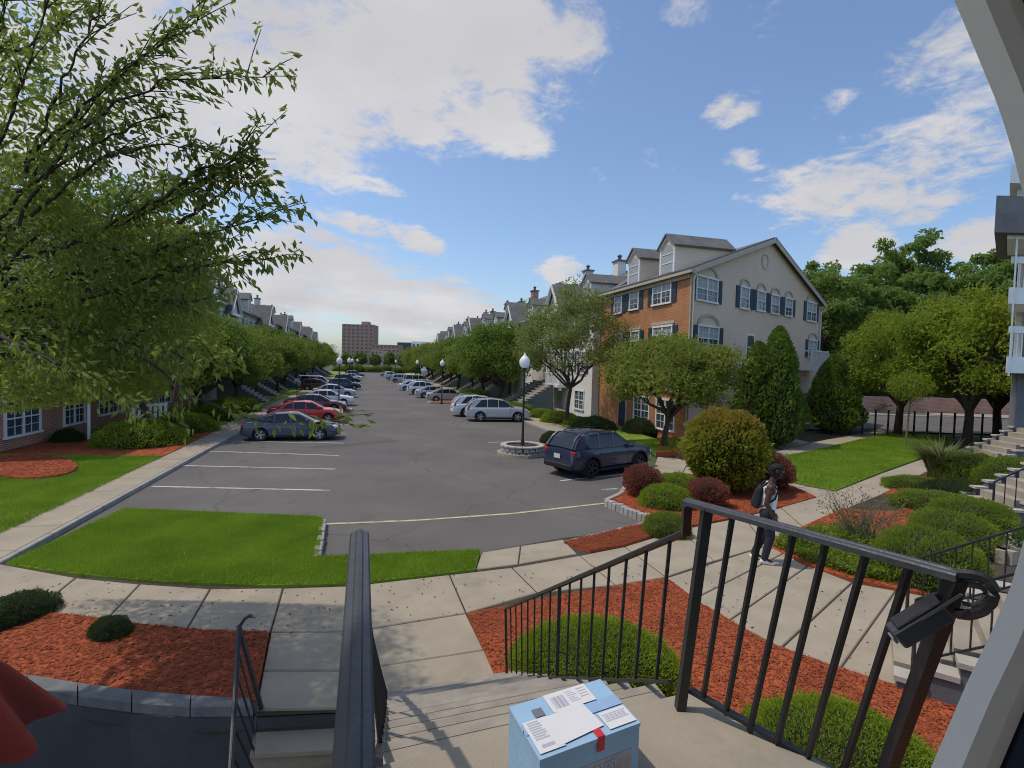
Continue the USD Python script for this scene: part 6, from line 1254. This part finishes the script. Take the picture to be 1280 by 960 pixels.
def hand(w, s, d):
    w = V(*w); d = V(*d); d = d / np.linalg.norm(d); side = V(0, 1, 0); nn = np.cross(side, d); a = np.cross(d, nn); a /= np.linalg.norm(a); out = [bone((w, .027), (w + d * .085 + a * .024, .017), (w + d * .085 - a * .024, .017), (w + d * .03, .03))]
    for k, (o, L) in enumerate(((-.030, .066), (-.010, .076), (.010, .072), (.030, .056))):
        p0 = w + d * .088 + nn * o; p1 = p0 + d * L * .5 + a * s * -.010; p2 = p1 + (d * .8 - a * s * .5) * L * .5; out += [bone((p0 - d * .02, .0100), (p1, .0092)), bone((p1, .0092), (p2, .0078))]
    t0 = w + d * .03 + nn * .03; out += [bone((t0, .012), (t0 + d * .035 + nn * .022, .0105)), bone((t0 + d * .035 + nn * .022, .0105), (t0 + d * .066 + nn * .016, .009))]; return out
sk += hand(wrR, -1, (.5, .15, -.85)) + hand(wrL, 1, (.5, -.1, -.85))
for h_, k_, a_ in (('hipR', 'kneeR', 'ankR'), ('hipL', 'kneeL', 'ankL')): sk += [bone((J[h_], .085), (J[k_], .055)), bone((J[k_], .052), (J[a_], .036)), bone((J[a_], .038), (V(*J[a_]) + (.13, 0, -.055), .03), (V(*J[a_]) + (-.03, 0, -.055), .032))]
body = fig(pe, 'body', sk, 'skin', .016, 5)
hr = [bone((hc + (-.04, 0, .05), .098), (hc + (.02, 0, .055), .088)), bone((hc + (-.06, 0, -.02), .075), (hc + (-.05, 0, .05), .09))]; rng = np.random.default_rng(2)
for k in range(34):
    d_ = rng.normal(size=3); d_[2] = abs(d_[2]) * .8; d_ /= np.linalg.norm(d_)
    if d_[0] > .5: d_[0] = .3
    p0 = hc + (-.03, 0, .04) + d_ * .085; hr.append(bone((p0, .016), (p0 + d_ * .03 + (0, 0, -.02), .013), ))
for s in (-1, 1):
    for k in range(4): p0 = hc + (-.07 + .03 * k, s * .085, .02); hr.append(bone((p0, .017), (p0 + (-.01, s * .012, -.10 - .01 * k), .012)))
part(body, 'hair', (lambda t: MB().add(loc(np.array(t.vertices)), t.faces))(flesh(hr, .016, 2)), 'hair', True)
for s in (-1, 1): part(body, 'eye', MB().tm(trimesh.creation.icosphere(1, .011)).tm(trimesh.creation.icosphere(1, .001)) if False else (lambda t: MB().add(loc(np.array(t.vertices) + hc + (.098, s * .032, .010)), t.faces))(trimesh.creation.icosphere(1, .010)), 'lamp_clear')
vt = [bone(((0, 0, 1.0), .142), ((.01, 0, 1.22), .136)), bone(((.0, -.055, .96), .115), ((.0, .055, .96), .115), ((.0, 0, 1.06), .136)), bone(((0, 0, 1.2), .142), ((-.01, 0, 1.34), .13)), bone(((-.01, -.075, 1.33), .108), ((-.01, .075, 1.33), .108)), bone(((.03, -.11, 1.40), .036), ((-.04, -.115, 1.435), .034)), bone(((.03, .11, 1.40), .036), ((-.04, .115, 1.435), .034)), bone(((.07, -.09, 1.33), .05), ((.02, -.11, 1.41), .036)), bone(((.07, .09, 1.33), .05), ((.02, .11, 1.41), .036)), bone(((-.07, -.09, 1.33), .05), ((-.04, -.115, 1.43), .034)), bone(((-.07, .09, 1.33), .05), ((-.04, .115, 1.43), .034))]
part(body, 'vest', (lambda t: MB().add(loc(np.array(t.vertices)), t.faces))(flesh(vt, .016, 4)), 'vest_white', True)
trz = [bone(((0, -.075, .93), .122), ((0, .075, .93), .122), ((0, 0, .99), .12))]
for h_, k_, a_ in (('hipR', 'kneeR', 'ankR'), ('hipL', 'kneeL', 'ankL')): trz += [bone((J[h_], .112), (J[k_], .078)), bone((J[k_], .078), (V(*J[a_]) + (0, 0, .02), .060))]
part(body, 'trousers', (lambda t: MB().add(loc(np.array(t.vertices)), t.faces))(flesh(trz, .018, 4)), 'trouser', True)
for a_ in ('ankR', 'ankL'):
    q = V(*J[a_]); part(body, 'shoe', (lambda t: MB().add(loc(np.array(t.vertices)), t.faces))(flesh([bone((q + (-.035, 0, -.045), .042), (q + (.06, 0, -.05), .040), (q + (-.01, 0, .005), .040)), bone((q + (.06, 0, -.05), .040), (q + (.155, 0, -.062), .030))], .016, 3)), 'shoe_white', True)
bpk = thing('backpack', 'black backpack on the back of the person in white', 'backpack', loc(V(-.2, 0, 1.2)))
t_ = flesh([bone(((-.18, -.085, 1.03), .05), ((-.18, .085, 1.03), .05), ((-.16, -.07, 1.34), .045), ((-.16, .07, 1.34), .045), ((-.24, -.07, 1.05), .04), ((-.24, .07, 1.05), .04), ((-.20, -.06, 1.28), .04), ((-.20, .06, 1.28), .04))], .02, 3); part(bpk, 'bag', MB().add(loc(np.array(t_.vertices)), t_.faces), 'bag_black', True)
for s in (-1, 1):
    mb = MB(); mb.tube(resamp([loc(V(*q)) for q in ((-.15, s * .10, 1.38), (-.06, s * .12, 1.475), (.04, s * .125, 1.44), (.115, s * .12, 1.34), (.08, s * .16, 1.20), (-.08, s * .15, 1.06), (-.17, s * .10, 1.02))], 16), .018, 5); part(bpk, 'strap', mb, 'bag_black', 40)
